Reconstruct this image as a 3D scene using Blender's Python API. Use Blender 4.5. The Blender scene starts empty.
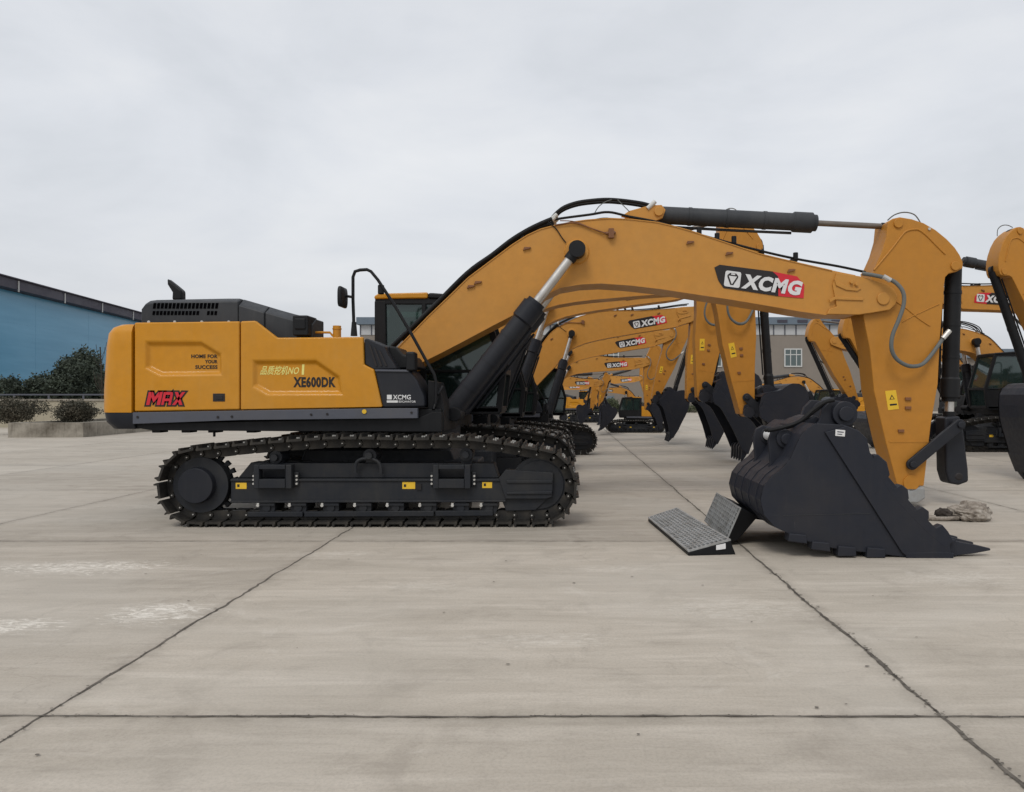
import bpy, bmesh, math, random
from mathutils import Vector, Matrix
random.seed(7)
R = math.radians
C = bpy.context.scene.collection
CAMH = 1.67; F = 750.0; HX = 566.0; HY = 397.0
def W(px, py, D):                      # photo measurement on a plane at distance D -> metres (x, z)
    return ((px-HX)*D/F, CAMH+(HY-py)*D/F)

# ------------------------------------------------------------------ materials
def newmat(name):
    m = bpy.data.materials.new(name); m.use_nodes = True
    nt = m.node_tree; b = nt.nodes['Principled BSDF']
    return m, nt, b
def N(nt, t, **kw):
    n = nt.nodes.new(t)
    for k, v in kw.items(): setattr(n, k, v)
    return n
def coords(nt, kind='Object', scale=(1,1,1)):
    tc = N(nt, 'ShaderNodeTexCoord'); mp = N(nt, 'ShaderNodeMapping')
    mp.inputs['Scale'].default_value = scale
    nt.links.new(tc.outputs[kind], mp.inputs[0]); return mp.outputs[0]
def noise(nt, vec, scale, detail=6, rough=.6, dist=0):
    n = N(nt, 'ShaderNodeTexNoise'); n.inputs['Scale'].default_value = scale
    n.inputs['Detail'].default_value = detail; n.inputs['Roughness'].default_value = rough
    n.inputs['Distortion'].default_value = dist
    if vec is not None: nt.links.new(vec, n.inputs['Vector'])
    return n.outputs['Fac']
def ramp(nt, fac, stops):
    r = N(nt, 'ShaderNodeValToRGB'); e = r.color_ramp.elements
    while len(e) < len(stops): e.new(.5)
    for i, (p, c) in enumerate(stops):
        e[i].position = p; e[i].color = (c, c, c, 1) if not hasattr(c, '__len__') else (*c, 1)
    nt.links.new(fac, r.inputs[0]); return r.outputs[0]
def mix(nt, fac, a, b, mode='MIX'):
    n = N(nt, 'ShaderNodeMix', data_type='RGBA', blend_type=mode)
    for s, v in ((0, fac), (6, a), (7, b)):
        if isinstance(v, bpy.types.NodeSocket): nt.links.new(v, n.inputs[s])
        elif hasattr(v, '__len__'): n.inputs[s].default_value = (*v, 1)
        else: n.inputs[s].default_value = v
    return n.outputs[2]
def mathn(nt, op, a, b=0.0, c=None, clamp=False):
    n = N(nt, 'ShaderNodeMath', operation=op); n.use_clamp = clamp
    for i, v in enumerate((a, b) if c is None else (a, b, c)):
        if isinstance(v, bpy.types.NodeSocket): nt.links.new(v, n.inputs[i])
        else: n.inputs[i].default_value = v
    return n.outputs[0]
def bump(nt, b, h, strength=.2, dist=.01):
    n = N(nt, 'ShaderNodeBump'); n.inputs['Strength'].default_value = strength
    n.inputs['Distance'].default_value = dist
    nt.links.new(h, n.inputs['Height']); nt.links.new(n.outputs[0], b.inputs['Normal'])

def paint(name, col, dirt=(.25,.2,.15), amt=.25, rough=.42, scale=.9, metallic=0., bmp=.04, coat=0., spec=.4):
    m, nt, b = newmat(name)
    v = coords(nt)
    n1 = noise(nt, v, scale, 8, .62); n2 = noise(nt, v, scale*9, 5, .6)
    vs = coords(nt, 'Object', (6, 6, .7)); n3 = noise(nt, vs, 2.2, 5, .6)
    f = ramp(nt, n1, [(.42, 0), (.72, 1)])
    f2 = ramp(nt, n3, [(.5, 0), (.8, 1)])
    ff = mathn(nt, 'MULTIPLY', mathn(nt, 'ADD', f, mathn(nt, 'MULTIPLY', f2, .5)), amt)
    dark = tuple(c*.9 for c in col)
    base = mix(nt, ramp(nt, n2, [(.3, 0), (.7, 1)]), dark, col)
    c = mix(nt, ff, base, dirt)
    nt.links.new(c, b.inputs['Base Color'])
    rr = ramp(nt, n2, [(.3, rough-.06), (.75, rough+.14)])
    nt.links.new(rr, b.inputs['Roughness'])
    b.inputs['Metallic'].default_value = metallic; b.inputs['Specular IOR Level'].default_value = spec
    if coat: b.inputs['Coat Weight'].default_value = coat
    bump(nt, b, n2, bmp, .01)
    return m
M = {}
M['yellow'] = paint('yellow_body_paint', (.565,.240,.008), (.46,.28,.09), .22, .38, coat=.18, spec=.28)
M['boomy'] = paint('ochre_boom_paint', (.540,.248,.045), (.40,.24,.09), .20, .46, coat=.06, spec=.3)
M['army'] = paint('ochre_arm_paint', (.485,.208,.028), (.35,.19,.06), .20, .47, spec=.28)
M['dark'] = paint('charcoal_paint', (.0135,.0155,.022), (.05,.048,.045), .25, .45, spec=.28)
M['under'] = paint('undercarriage_paint', (.016,.0185,.024), (.06,.055,.045), .30, .55, 2.5, spec=.28)
M['black'] = paint('black_plastic', (.006,.0065,.008), (.03,.03,.03), .25, .5, spec=.25)
M['rubber'] = paint('hose_rubber', (.007,.007,.008), (.03,.03,.028), .3, .6, spec=.25)
M['greyhose'] = paint('grey_hose_sleeve', (.12,.13,.125), (.2,.19,.17), .4, .6)
M['skirt'] = paint('grey_skirt_paint', (.085,.092,.115), (.11,.10,.09), .3, .5, spec=.3)
M['hood'] = paint('hood_paint', (.030,.033,.038), (.10,.10,.10), .3, .5, spec=.3)
M['bucket'] = paint('bucket_steel_paint', (.0155,.018,.027), (.065,.055,.045), .20, .48, 1.4, bmp=.12, spec=.3)
def add_scratch(mat, col, amt, sc):
    nt = mat.node_tree; b = nt.nodes['Principled BSDF']; src = b.inputs['Base Color'].links[0].from_socket
    a1 = noise(nt, coords(nt, 'Object', (sc,sc,sc*14)), 1.6, 6, .7, .8); a2 = noise(nt, coords(nt, 'Object', (sc*11,sc,sc)), 1.5, 6, .7, .8); a3 = noise(nt, coords(nt), 1.1, 4, .6)
    f = mathn(nt, 'MAXIMUM', ramp(nt, a1, [(.66,0),(.72,1)]), ramp(nt, a2, [(.66,0),(.72,1)]))
    f = mathn(nt, 'MULTIPLY', mathn(nt, 'MULTIPLY', f, ramp(nt, a3, [(.42,0),(.6,1)])), amt)
    nt.links.new(mix(nt, f, src, col), b.inputs['Base Color'])
M['steel'] = paint('shoe_steel', (.022,.021,.020), (.09,.078,.062), .45, .5, 4, .2, spec=.3)
M['chrome'] = paint('chrome_rod', (.60,.58,.55), (.5,.46,.4), .1, .30, .6, .85, 0)
M['oilrod'] = paint('oiled_rod', (.20,.175,.15), (.12,.09,.07), .4, .35, 1, .7)
M['bright'] = paint('bare_metal', (.62,.61,.58), (.4,.38,.33), .4, .4, 6, .4)
M['red'] = paint('red_decal', (.62,.018,.035), (.3,.05,.05), .12, .45)
M['white'] = paint('white_decal', (.72,.72,.72), (.5,.5,.47), .2, .5)
M['warn'] = paint('yellow_decal', (.80,.50,.03), (.4,.25,.05), .2, .5)
M['paleyel'] = paint('pale_yellow_decal', (.78,.72,.22), (.5,.4,.1), .2, .5)
M['slotshade'] = paint('louvre_slot_shade', (.0015,.0015,.002), (.004,.004,.004), .1, .9, spec=.02)  # near-black colour painted as the shade inside the louvre openings
M['ink'] = paint('black_ink', (.015,.012,.012), (.05,.04,.04), .1, .5)
M['wrap'] = paint('grey_plastic_wrap', (.33,.34,.34), (.2,.18,.16), .6, .35, 6)
M['amber'] = paint('amber_lens', (.75,.38,.02), (.5,.3,.1), .1, .25)
M['rust'] = paint('brown_welded_lug', (.22,.09,.035), (.1,.05,.03), .5, .6)
M['seat'] = paint('seat_fabric', (.10,.14,.15), (.2,.25,.25), .4, .85)
M['grate'] = paint('galvanised_grating', (.42,.43,.43), (.16,.15,.13), .55, .5, 7, .5)
M['concwall'] = paint('weathered_kerb_concrete', (.34,.31,.26), (.10,.085,.065), 1.0, .9, 1.1, bmp=.3)
M['beige'] = paint('beige_render', (.40,.36,.27), (.25,.22,.17), .4, .9, .6)
M['stucco'] = paint('grey_tan_render', (.245,.215,.185), (.19,.165,.14), .5, .9, .12)
M['roofblue'] = paint('blue_grey_fascia', (.125,.165,.21), (.2,.22,.24), .4, .7, .3)
M['roofpale'] = paint('pale_cladding', (.48,.49,.50), (.33,.33,.33), .4, .7, .3)
M['roofdark'] = paint('dark_roof_fascia', (.045,.042,.062), (.09,.09,.11), .4, .6, .2)
M['frame'] = paint('white_window_frame', (.55,.56,.55), (.4,.4,.38), .3, .6)
M['bark'] = paint('bark', (.055,.045,.035), (.03,.03,.02), .5, .95, 4, bmp=.5)
M['soil'] = paint('planter_soil', (.075,.065,.04), (.05,.07,.03), .6, .95, 3, bmp=.5)
def leafmat(name, a, b_):
    m, nt, b = newmat(name)
    n1 = noise(nt, coords(nt), 1.6, 4, .6); oi = N(nt, 'ShaderNodeNewGeometry')
    f = mathn(nt, 'ADD', mathn(nt, 'MULTIPLY', ramp(nt, n1, [(.35,0),(.65,1)]), .6), mathn(nt, 'MULTIPLY', oi.outputs['Random Per Island'], .4))
    nt.links.new(mix(nt, f, a, b_), b.inputs['Base Color']); b.inputs['Roughness'].default_value = .75
    return m
M['leafdark'] = leafmat('dark_evergreen_leaf', (.020,.030,.022), (.050,.066,.040))
M['leafshrub'] = leafmat('olive_shrub_leaf', (.030,.032,.020), (.085,.070,.045))
M['leafhedge'] = leafmat('hedge_leaf', (.03,.045,.02), (.085,.095,.045))
def glassmat(name, tint, alpha, rough=.06, reflect=.25):
    m, nt, b = newmat(name)
    tr = N(nt, 'ShaderNodeBsdfTransparent'); tr.inputs[0].default_value = (*tint, 1)
    gl = N(nt, 'ShaderNodeBsdfGlossy'); gl.inputs['Roughness'].default_value = rough
    gl.inputs[0].default_value = (.85,.95,.95,1)
    df = N(nt, 'ShaderNodeBsdfDiffuse'); df.inputs[0].default_value = (.03,.05,.045,1)
    fr = N(nt, 'ShaderNodeFresnel'); fr.inputs[0].default_value = 1.5
    a = N(nt, 'ShaderNodeMixShader'); a.inputs[0].default_value = alpha
    nt.links.new(tr.outputs[0], a.inputs[1]); nt.links.new(df.outputs[0], a.inputs[2])
    s = N(nt, 'ShaderNodeMixShader')
    nt.links.new(mathn(nt, 'ADD', fr.outputs[0], reflect, clamp=True), s.inputs[0])
    nt.links.new(a.outputs[0], s.inputs[1]); nt.links.new(gl.outputs[0], s.inputs[2])
    nt.links.new(s.outputs[0], nt.nodes['Material Output'].inputs[0]); return m
M['glass'] = glassmat('green_tinted_cab_glass', (.20,.33,.28), .55, .05, .03)
M['wglass'] = glassmat('dark_window_glass', (.1,.1,.1), .8, .1, .1)
# blue curtain wall glass
m, nt, b = newmat('blue_curtain_wall_glass')
v = coords(nt); n1 = noise(nt, coords(nt, 'Object', (.05,.05,.5)), 1.5, 4, .6)
nt.links.new(mix(nt, ramp(nt, n1, [(.35,0),(.7,1)]), (.065,.245,.40), (.105,.31,.48)), b.inputs['Base Color'])
b.inputs['Roughness'].default_value = .22; b.inputs['Metallic'].default_value = .0
b.inputs['Specular IOR Level'].default_value = .35
bump(nt, b, noise(nt, v, .35, 3, .5), .15, .1)
M['curtain'] = m
add_scratch(M['bucket'], (.12,.11,.10), .45, 1.6); add_scratch(M['under'], (.13,.115,.095), .4, 2.5); add_scratch(M['steel'], (.30,.27,.23), .55, 5.0); add_scratch(M['yellow'], (.44,.30,.12), .22, .8); add_scratch(M['boomy'], (.40,.27,.13), .22, .8)
# rag
m, nt, b = newmat('mottled_grey_cloth'); v = coords(nt)
n1 = noise(nt, v, 7, 8, .7, .6)
nt.links.new(ramp(nt, n1, [(.30,(.07,.058,.05)),(.46,(.24,.205,.17)),(.64,(.42,.38,.33))]), b.inputs['Base Color'])
b.inputs['Roughness'].default_value = .95; bump(nt, b, noise(nt, v, 22, 8, .7), .8, .02)
M['rag'] = m
M['ragdark'] = paint('dark_stained_cloth', (.035,.028,.024), (.12,.10,.085), .5, .95, 9, bmp=.8)
# concrete ground
m, nt, b = newmat('weathered_concrete')
tc = N(nt, 'ShaderNodeTexCoord'); P = tc.outputs['Object']
def mp(scale, loc=(0,0,0)):
    q = N(nt, 'ShaderNodeMapping'); q.inputs['Scale'].default_value = scale; q.inputs['Location'].default_value = loc
    nt.links.new(P, q.inputs[0]); return q.outputs[0]
sep = N(nt, 'ShaderNodeSeparateXYZ'); nt.links.new(P, sep.inputs[0])
X_, Y_ = sep.outputs[0], sep.outputs[1]
big = noise(nt, mp((.35,.6,1)), 1.0, 6, .6, .4)
strk = noise(nt, mp((.45,3.2,1)), 1.3, 9, .66, .5)
strk2 = noise(nt, mp((1.2,14,1), (3,1,0)), 1.1, 7, .7, .3)
fine = noise(nt, P, 55, 8, .75)
blot = noise(nt, P, 2.6, 9, .68, .6)
c = mix(nt, ramp(nt, big, [(.3,0),(.7,1)]), (.366,.326,.272), (.458,.408,.343))
c = mix(nt, mathn(nt,'MULTIPLY',ramp(nt, strk, [(.46,0),(.68,1)]),.55), c, (.56,.505,.435))
c = mix(nt, mathn(nt,'MULTIPLY',ramp(nt, strk2, [(.52,0),(.75,1)]),.40), c, (.235,.205,.17))
c = mix(nt, mathn(nt,'MULTIPLY',ramp(nt, blot, [(.52,0),(.72,1)]),.38), c, (.25,.22,.185))
c = mix(nt, mathn(nt,'MULTIPLY',ramp(nt, fine, [(.35,1),(.55,0)]),.28), c, (.19,.17,.145))
stn = noise(nt, P, .9, 8, .68, .9)
c = mix(nt, ramp(nt, stn, [(.56,0),(.68,.34)]), c, (.235,.205,.17))
stn2 = noise(nt, mp((1,1,1),(11,4,0)), 1.7, 8, .7, 1.2)
c = mix(nt, ramp(nt, stn2, [(.60,0),(.70,.30)]), c, (.56,.52,.46))
vo = N(nt,'ShaderNodeTexVoronoi', feature='DISTANCE_TO_EDGE'); vo.inputs['Scale'].default_value = .55
wv = N(nt,'ShaderNodeVectorMath', operation='ADD'); nzc = N(nt,'ShaderNodeTexNoise'); nzc.inputs['Scale'].default_value = 1.8; nzc.inputs['Detail'].default_value = 8
nt.links.new(P, nzc.inputs['Vector']); nt.links.new(P, wv.inputs[0]); nt.links.new(nzc.outputs['Color'], wv.inputs[1]); nt.links.new(wv.outputs[0], vo.inputs['Vector'])
hair = mathn(nt,'MULTIPLY', ramp(nt, vo.outputs['Distance'], [(.0,1),(.006,0)]), ramp(nt, big, [(.50,0),(.62,.28)]))
c = mix(nt, hair, c, (.14,.125,.105))
pat = noise(nt, mp((.22,.30,1),(5,9,0)), 1.0, 3, .5, .8)
c = mix(nt, ramp(nt, pat, [(.5,0),(.62,.22)]), c, (.50,.47,.42))
spk = noise(nt, P, 140, 3, .6)
c = mix(nt, ramp(nt, spk, [(.60,0),(.72,.35)]), c, (.18,.165,.145))
# slab-to-slab tone
sx = mathn(nt,'FLOOR', mathn(nt,'DIVIDE', mathn(nt,'ADD',X_,2.735), 4.70)); sy = mathn(nt,'FLOOR', mathn(nt,'DIVIDE', mathn(nt,'SUBTRACT',Y_,3.914), 4.76))
cb = N(nt,'ShaderNodeCombineXYZ'); nt.links.new(sx, cb.inputs[0]); nt.links.new(sy, cb.inputs[1])
wn = N(nt,'ShaderNodeTexWhiteNoise', noise_dimensions='2D'); nt.links.new(cb.outputs[0], wn.inputs[0])
sl = mathn(nt,'ADD', mathn(nt,'MULTIPLY', wn.outputs[0], .19), .905)
cs = N(nt,'ShaderNodeCombineXYZ')
for i in range(3): nt.links.new(sl, cs.inputs[i])
c = mix(nt, 1.0, c, cs.outputs[0], 'MULTIPLY')
# thin darker band where dirt gathers beside the joints
def near_line(S, off, step, w):
    t = mathn(nt,'SUBTRACT', mathn(nt,'FRACT', mathn(nt,'ADD', mathn(nt,'DIVIDE', mathn(nt,'SUBTRACT',S,off), step), .5)), .5)
    d = mathn(nt,'MULTIPLY', mathn(nt,'ABSOLUTE', t), step)
    return mathn(nt,'SUBTRACT', 1.0, mathn(nt,'DIVIDE', d, w), clamp=True)
jl = mathn(nt,'MAXIMUM', near_line(X_, -2.735, 4.70, .13), near_line(Y_, 3.914, 4.76, .13))
jl = mathn(nt,'MULTIPLY', jl, ramp(nt, noise(nt, P, 5, 6, .7), [(.35,0),(.65,.42)]))
c = mix(nt, jl, c, (.15,.13,.105))
# pale scuffs dragged by track shoes
sc_n = noise(nt, mp((2.2,7,1),(7,2,0)), 2.2, 9, .78, 2.2)
for (cx, cy, rx, ry) in ((-4.75,7.35,1.25,.42), (-3.15,5.80,.60,.42), (-4.1,5.47,.62,.28), (-3.9,10.2,1.2,.5), (-2.4,8.0,.7,.25), (-4.1,11.6,.9,.5), (1.35,5.9,.9,.5), (-.1,5.15,.8,.25), (-1.3,6.6,.5,.3), (-6.2,11.5,1.6,.5),(3.6,6.9,.9,.4), (.4,7.3,.8,.2)):
    dx = mathn(nt,'DIVIDE', mathn(nt,'SUBTRACT', X_, cx), rx); dy = mathn(nt,'DIVIDE', mathn(nt,'SUBTRACT', Y_, cy), ry)
    r2 = mathn(nt,'ADD', mathn(nt,'MULTIPLY',dx,dx), mathn(nt,'MULTIPLY',dy,dy))
    g = mathn(nt,'SUBTRACT', 1.0, r2, clamp=True)
    st = .9 if cx < -2.5 and cy < 8 else .3
    k = mathn(nt,'MULTIPLY', ramp(nt, mathn(nt,'ADD', sc_n, mathn(nt,'MULTIPLY', g, .13)), [(.585,0),(.69,1)]), mathn(nt,'MULTIPLY', mathn(nt,'POWER', g, .5), st))
    c = mix(nt, k, c, (.74,.70,.63))
nt.links.new(c, b.inputs['Base Color'])
nt.links.new(ramp(nt, blot, [(.3,.72),(.7,.9)]), b.inputs['Roughness'])
b.inputs['Specular IOR Level'].default_value = .35
bump(nt, b, mathn(nt,'ADD', mathn(nt,'MULTIPLY',fine,.35), strk2), .35, .006)
M['ground'] = m
m, nt, b = newmat('joint_filler'); n1 = noise(nt, coords(nt), 9, 6, .7)
nt.links.new(ramp(nt, n1, [(.32,(.05,.042,.034)),(.7,(.17,.15,.125))]), b.inputs['Base Color']); b.inputs['Roughness'].default_value = .95
M['joint'] = m

# ------------------------------------------------------------------ mesh helpers
SPLIT = {'boom_fork','fork_rib','hose_fitting','hose_clamp','welded_lug','arm_pin','arm_lug','step_bolt','skirt_bolt','hood_bolt','wear_strip','pin_boss','hood_rib','tool_box_rib','eaves_bracket','cylinder_bracket','cylinder_boss','boom_pin','boom_pipe','arm_rib','edge_shroud','grease_hose','hood_front_cover','bucket_ear','cutting_edge','roof_strip','control_console','fork_pin'}
class MB:
    def __init__(s): s.v = []; s.f = []; s.m = []
    def add(s, vs, fs, mi=0):
        o = len(s.v); s.v += [tuple(p) for p in vs]; s.f += [tuple(i+o for i in f) for f in fs]; s.m += [mi]*len(fs); return s
    def box(s, a, b, mi=0, rot=None, piv=None):
        x0,y0,z0 = a; x1,y1,z1 = b
        vs = [Vector(p) for p in ((x0,y0,z0),(x1,y0,z0),(x1,y1,z0),(x0,y1,z0),(x0,y0,z1),(x1,y0,z1),(x1,y1,z1),(x0,y1,z1))]
        if rot is not None:
            pv = Vector(piv) if piv else sum(vs, Vector())/8
            vs = [rot @ (p-pv) + pv for p in vs]
        return s.add(vs, [(0,3,2,1),(4,5,6,7),(0,1,5,4),(1,2,6,5),(2,3,7,6),(3,0,4,7)], mi)
    def prism(s, poly, y0, y1, mi=0):           # poly in (x,z)
        n = len(poly)
        area = sum(poly[i][0]*poly[(i+1)%n][1]-poly[(i+1)%n][0]*poly[i][1] for i in range(n))
        if area < 0: poly = poly[::-1]
        vs = [(p[0], y0, p[1]) for p in poly] + [(p[0], y1, p[1]) for p in poly]
        fs = [tuple(range(n)), tuple(range(2*n-1, n-1, -1))] + [(i, i+n, (i+1)%n+n, (i+1)%n) for i in range(n)]
        return s.add(vs, fs, mi)
    def plan(s, poly, z0, z1, mi=0):            # poly in (x,y)
        n = len(poly)
        area = sum(poly[i][0]*poly[(i+1)%n][1]-poly[(i+1)%n][0]*poly[i][1] for i in range(n))
        if area < 0: poly = poly[::-1]
        vs = [(p[0], p[1], z0) for p in poly] + [(p[0], p[1], z1) for p in poly]
        fs = [tuple(range(n-1,-1,-1)), tuple(range(n, 2*n))] + [(i, (i+1)%n, (i+1)%n+n, i+n) for i in range(n)]
        return s.add(vs, fs, mi)
    def cyl(s, p0, p1, r0, r1=None, n=20, mi=0, cap=True):
        r1 = r0 if r1 is None else r1
        p0, p1 = Vector(p0), Vector(p1); d = (p1-p0).normalized()
        u = d.orthogonal().normalized(); w = d.cross(u)
        vs = []
        for p, r in ((p0,r0),(p1,r1)):
            for i in range(n):
                a = 2*math.pi*i/n; vs.append(p+(u*math.cos(a)+w*math.sin(a))*r)
        fs = [(i, (i+1)%n, (i+1)%n+n, i+n) for i in range(n)]
        if cap: fs += [tuple(range(n-1,-1,-1)), tuple(range(n,2*n))]
        return s.add(vs, fs, mi)
    def tube(s, pts, r, n=8, mi=0, smooth=True):
        P = [Vector(p) for p in pts]
        if smooth and len(P) > 2:
            Q = []
            for i in range(len(P)-1):
                a, b_, c_, d = P[max(i-1,0)], P[i], P[i+1], P[min(i+2,len(P)-1)]
                for k in range(5):
                    t = k/5
                    Q.append(.5*((2*b_)+(c_-a)*t+(2*a-5*b_+4*c_-d)*t*t+(3*b_-3*c_+d-a)*t**3))
            Q.append(P[-1]); P = Q
        rings = []; u = None
        for i, p in enumerate(P):
            d = (P[min(i+1,len(P)-1)]-P[max(i-1,0)]).normalized()
            if u is None: u = d.orthogonal().normalized()
            u = (u-d*u.dot(d)).normalized(); w = d.cross(u)
            rings.append([p+(u*math.cos(2*math.pi*k/n)+w*math.sin(2*math.pi*k/n))*r for k in range(n)])
        vs = [q for rg in rings for q in rg]; fs = []
        for i in range(len(rings)-1):
            for k in range(n): fs.append((i*n+k, i*n+(k+1)%n, (i+1)*n+(k+1)%n, (i+1)*n+k))
        fs += [tuple(range(n-1,-1,-1)), tuple(range((len(rings)-1)*n, len(rings)*n))]
        return s.add(vs, fs, mi)
    def pieces(s):
        par = list(range(len(s.v)))
        def find(a):
            while par[a] != a: par[a] = par[par[a]]; a = par[a]
            return a
        for f in s.f:
            for i in f[1:]:
                a, b_ = find(f[0]), find(i)
                if a != b_: par[a] = b_
        grp = {}
        for i in range(len(s.v)): grp.setdefault(find(i), []).append(i)
        G = []
        for ids in grp.values():
            lo = [min(s.v[i][k] for i in ids)-.004 for k in range(3)]; hi = [max(s.v[i][k] for i in ids)+.004 for k in range(3)]
            cur = [lo, hi, ids]; again = True
            while again:
                again = False
                for g_ in G:
                    if all(g_[0][k] <= cur[1][k] and cur[0][k] <= g_[1][k] for k in range(3)):
                        cur = [[min(g_[0][k],cur[0][k]) for k in range(3)], [max(g_[1][k],cur[1][k]) for k in range(3)], g_[2]+cur[2]]; G.remove(g_); again = True; break
            G.append(cur)
        out = []
        for g_ in G:
            idx = {v: i for i, v in enumerate(g_[2])}; m_ = MB(); m_.v = [s.v[i] for i in g_[2]]
            for f, mi in zip(s.f, s.m):
                if f[0] in idx: m_.f.append(tuple(idx[i] for i in f)); m_.m.append(mi)
            out.append(m_)
        return out
    def build(s, name, mats, parent=None, loc=(0,0,0), bev=0, seg=2, ang=35, smooth=True):
        if name in SPLIT:
            ps = s.pieces()
            if len(ps) > 1: return [p.build1(name, mats, parent, loc, bev, seg, ang, smooth) for p in ps][0]
        return s.build1(name, mats, parent, loc, bev, seg, ang, smooth)
    def build1(s, name, mats, parent=None, loc=(0,0,0), bev=0, seg=2, ang=35, smooth=True):
        me = bpy.data.meshes.new(name); me.from_pydata(s.v, [], s.f)
        mats = mats if isinstance(mats, (list, tuple)) else [mats]
        for k in mats: me.materials.append(M[k])
        me.polygons.foreach_set('material_index', s.m)
        bm = bmesh.new(); bm.from_mesh(me); bmesh.ops.recalc_face_normals(bm, faces=bm.faces); bm.to_mesh(me); bm.free()
        if smooth:
            me.polygons.foreach_set('use_smooth', [True]*len(me.polygons)); me.set_sharp_from_angle(angle=R(ang))
        me.update()
        o = bpy.data.objects.new(name, me); C.objects.link(o); o.location = loc
        if parent: o.parent = parent
        if bev:
            bv = o.modifiers.new('Bevel', 'BEVEL'); bv.width = bev; bv.segments = seg; bv.limit_method = 'ANGLE'; bv.angle_limit = R(40)
            bv.harden_normals = True; bv.miter_outer = 'MITER_ARC'
        return o
def empty(name, loc=(0,0,0), rz=0, parent=None):
    o = bpy.data.objects.new(name, None); C.objects.link(o); o.location = loc; o.rotation_euler = (0,0,rz)
    o.empty_display_size = .3
    if parent: o.parent = parent
    return o
def tag(o, label=None, cat=None, group=None, kind=None):
    if label: o['label'] = label
    if cat: o['category'] = cat
    if group: o['group'] = group
    if kind: o['kind'] = kind
    return o
def text_geo(body, w, h, shear=0., off=.0, ext=.002):
    cu = bpy.data.curves.new('t', 'FONT'); cu.body = body; cu.size = 1; cu.space_character = 1.0+off*2.2; cu.extrude = .01; cu.offset = off; cu.resolution_u = 3
    o = bpy.data.objects.new('t', cu); C.objects.link(o)
    bpy.context.view_layer.update()
    me = bpy.data.meshes.new_from_object(o.evaluated_get(bpy.context.evaluated_depsgraph_get()))
    vs = [v.co.copy() for v in me.vertices]; fs = [tuple(p.vertices) for p in me.polygons]
    bpy.data.objects.remove(o); bpy.data.curves.remove(cu); bpy.data.meshes.remove(me)
    if not vs: return [], []
    x0, x1 = min(v.x for v in vs), max(v.x for v in vs); y0, y1 = min(v.y for v in vs), max(v.y for v in vs)
    out = []
    for v in vs:
        yy = (v.y-y0)/(y1-y0); out.append(Vector(((v.x-x0)/(x1-x0)*w + shear*yy*h, yy*h, v.z/.01*ext)))
    return out, fs
def text_on(mb, body, x, z, w, h, y, side=-1, mi=0, shear=0, off=0, rot=0, ext=.002):
    # side -1 faces the -Y side, +1 faces +Y ; (x,z) is the lower start of the writing
    vs, fs = text_geo(body, w, h, shear, off, ext)
    cr, sr = math.cos(rot), math.sin(rot)
    q = [(x+(p.x*cr-p.y*sr)*(-side), y+side*p.z, z+p.x*sr+p.y*cr) for p in vs]
    mb.add(q, fs, mi)

# ------------------------------------------------------------------ excavator parts, in metres, reference machine
OX = 2.6; MID = 11.65
def L(px, py, D):
    x, z = W(px, py, D); return (x+OX, z)
def LL(pts, D): return [L(a, b_, D) for a, b_ in pts]
SD = 10.0; YS = SD-MID                     # side-panel plane
root = empty('excavator', (-OX, MID, 0))
tag(root, 'largest excavator in front, lettered yellow doors and ochre boom stretched over a detached bucket', 'excavator', 'yellow excavators parked in rows in the yard')

# --- counterweight
def rplan(x0, x1, hw, r, n=8):
    pts = [(x1, -hw)]
    for cx, cy, a0 in ((x0+r, -hw+r, 270), (x0+r, hw-r, 180)):
        for i in range(n+1):
            a = R(a0-90*i/n); pts.append((cx+r*math.cos(a), cy+r*math.sin(a)))
    pts.append((x1, hw)); return pts
xl = L(106.8,0,10.2)[0]; xs = L(133,0,SD)[0]
cw = MB(); zt = L(0,324,SD)[1]; zm = L(0,412.5,SD)[1]; zb = L(0,429,SD)[1]
pl = rplan(xl-.0, xs-.01, 1.67, .22); n = len(pl)
# slightly raked back: three rings
rings = []
for z, ins in ((zm,0),(zm+.3,.0),(zt-.3,.035),(zt-.12,.065),(zt-.04,.11),(zt,.19)):
    rings.append([(p[0]+(ins if p[0] < xs-.05 else 0), p[1]*(1-ins*.0), z) for p in pl])
for rg in rings[3:]:
    for i in range(n):
        x, y, z = rg[i]; k = (z-(zt-.12))/.12; rg[i] = (x, y-math.copysign(max(0, .07*k*k), y), z)
vs = [p for rg in rings for p in rg]; fs = []
for i in range(len(rings)-1):
    for k in range(n): fs.append((i*n+k, i*n+(k+1)%n, (i+1)*n+(k+1)%n, (i+1)*n+k))
fs += [tuple(range(n-1,-1,-1)), tuple(range((len(rings)-1)*n, len(rings)*n))]
cw.add(vs, fs); cw.build('counterweight', 'yellow', root, ang=50)
cb_ = MB(); pl2 = rplan(xl+.005, L(134,0,SD)[0], 1.665, .22)
r0 = [(p[0]+(.10 if p[0] < xs-.05 else 0), p[1]*.97, zb) for p in pl2]; r1 = [(p[0]+.03*(p[0]<xs-.05), p[1], zb+.09) for p in pl2]; r2 = [(p[0], p[1], zm-.004) for p in pl2]
n = len(pl2); fs = []
for i in range(2):
    for k in range(n): fs.append((i*n+k, i*n+(k+1)%n, (i+1)*n+(k+1)%n, (i+1)*n+k))
fs += [tuple(range(n-1,-1,-1)), tuple(range(2*n, 3*n))]
cb_.add(r0+r1+r2, fs); cb_.build('counterweight_base', 'dark', root, ang=50)

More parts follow.
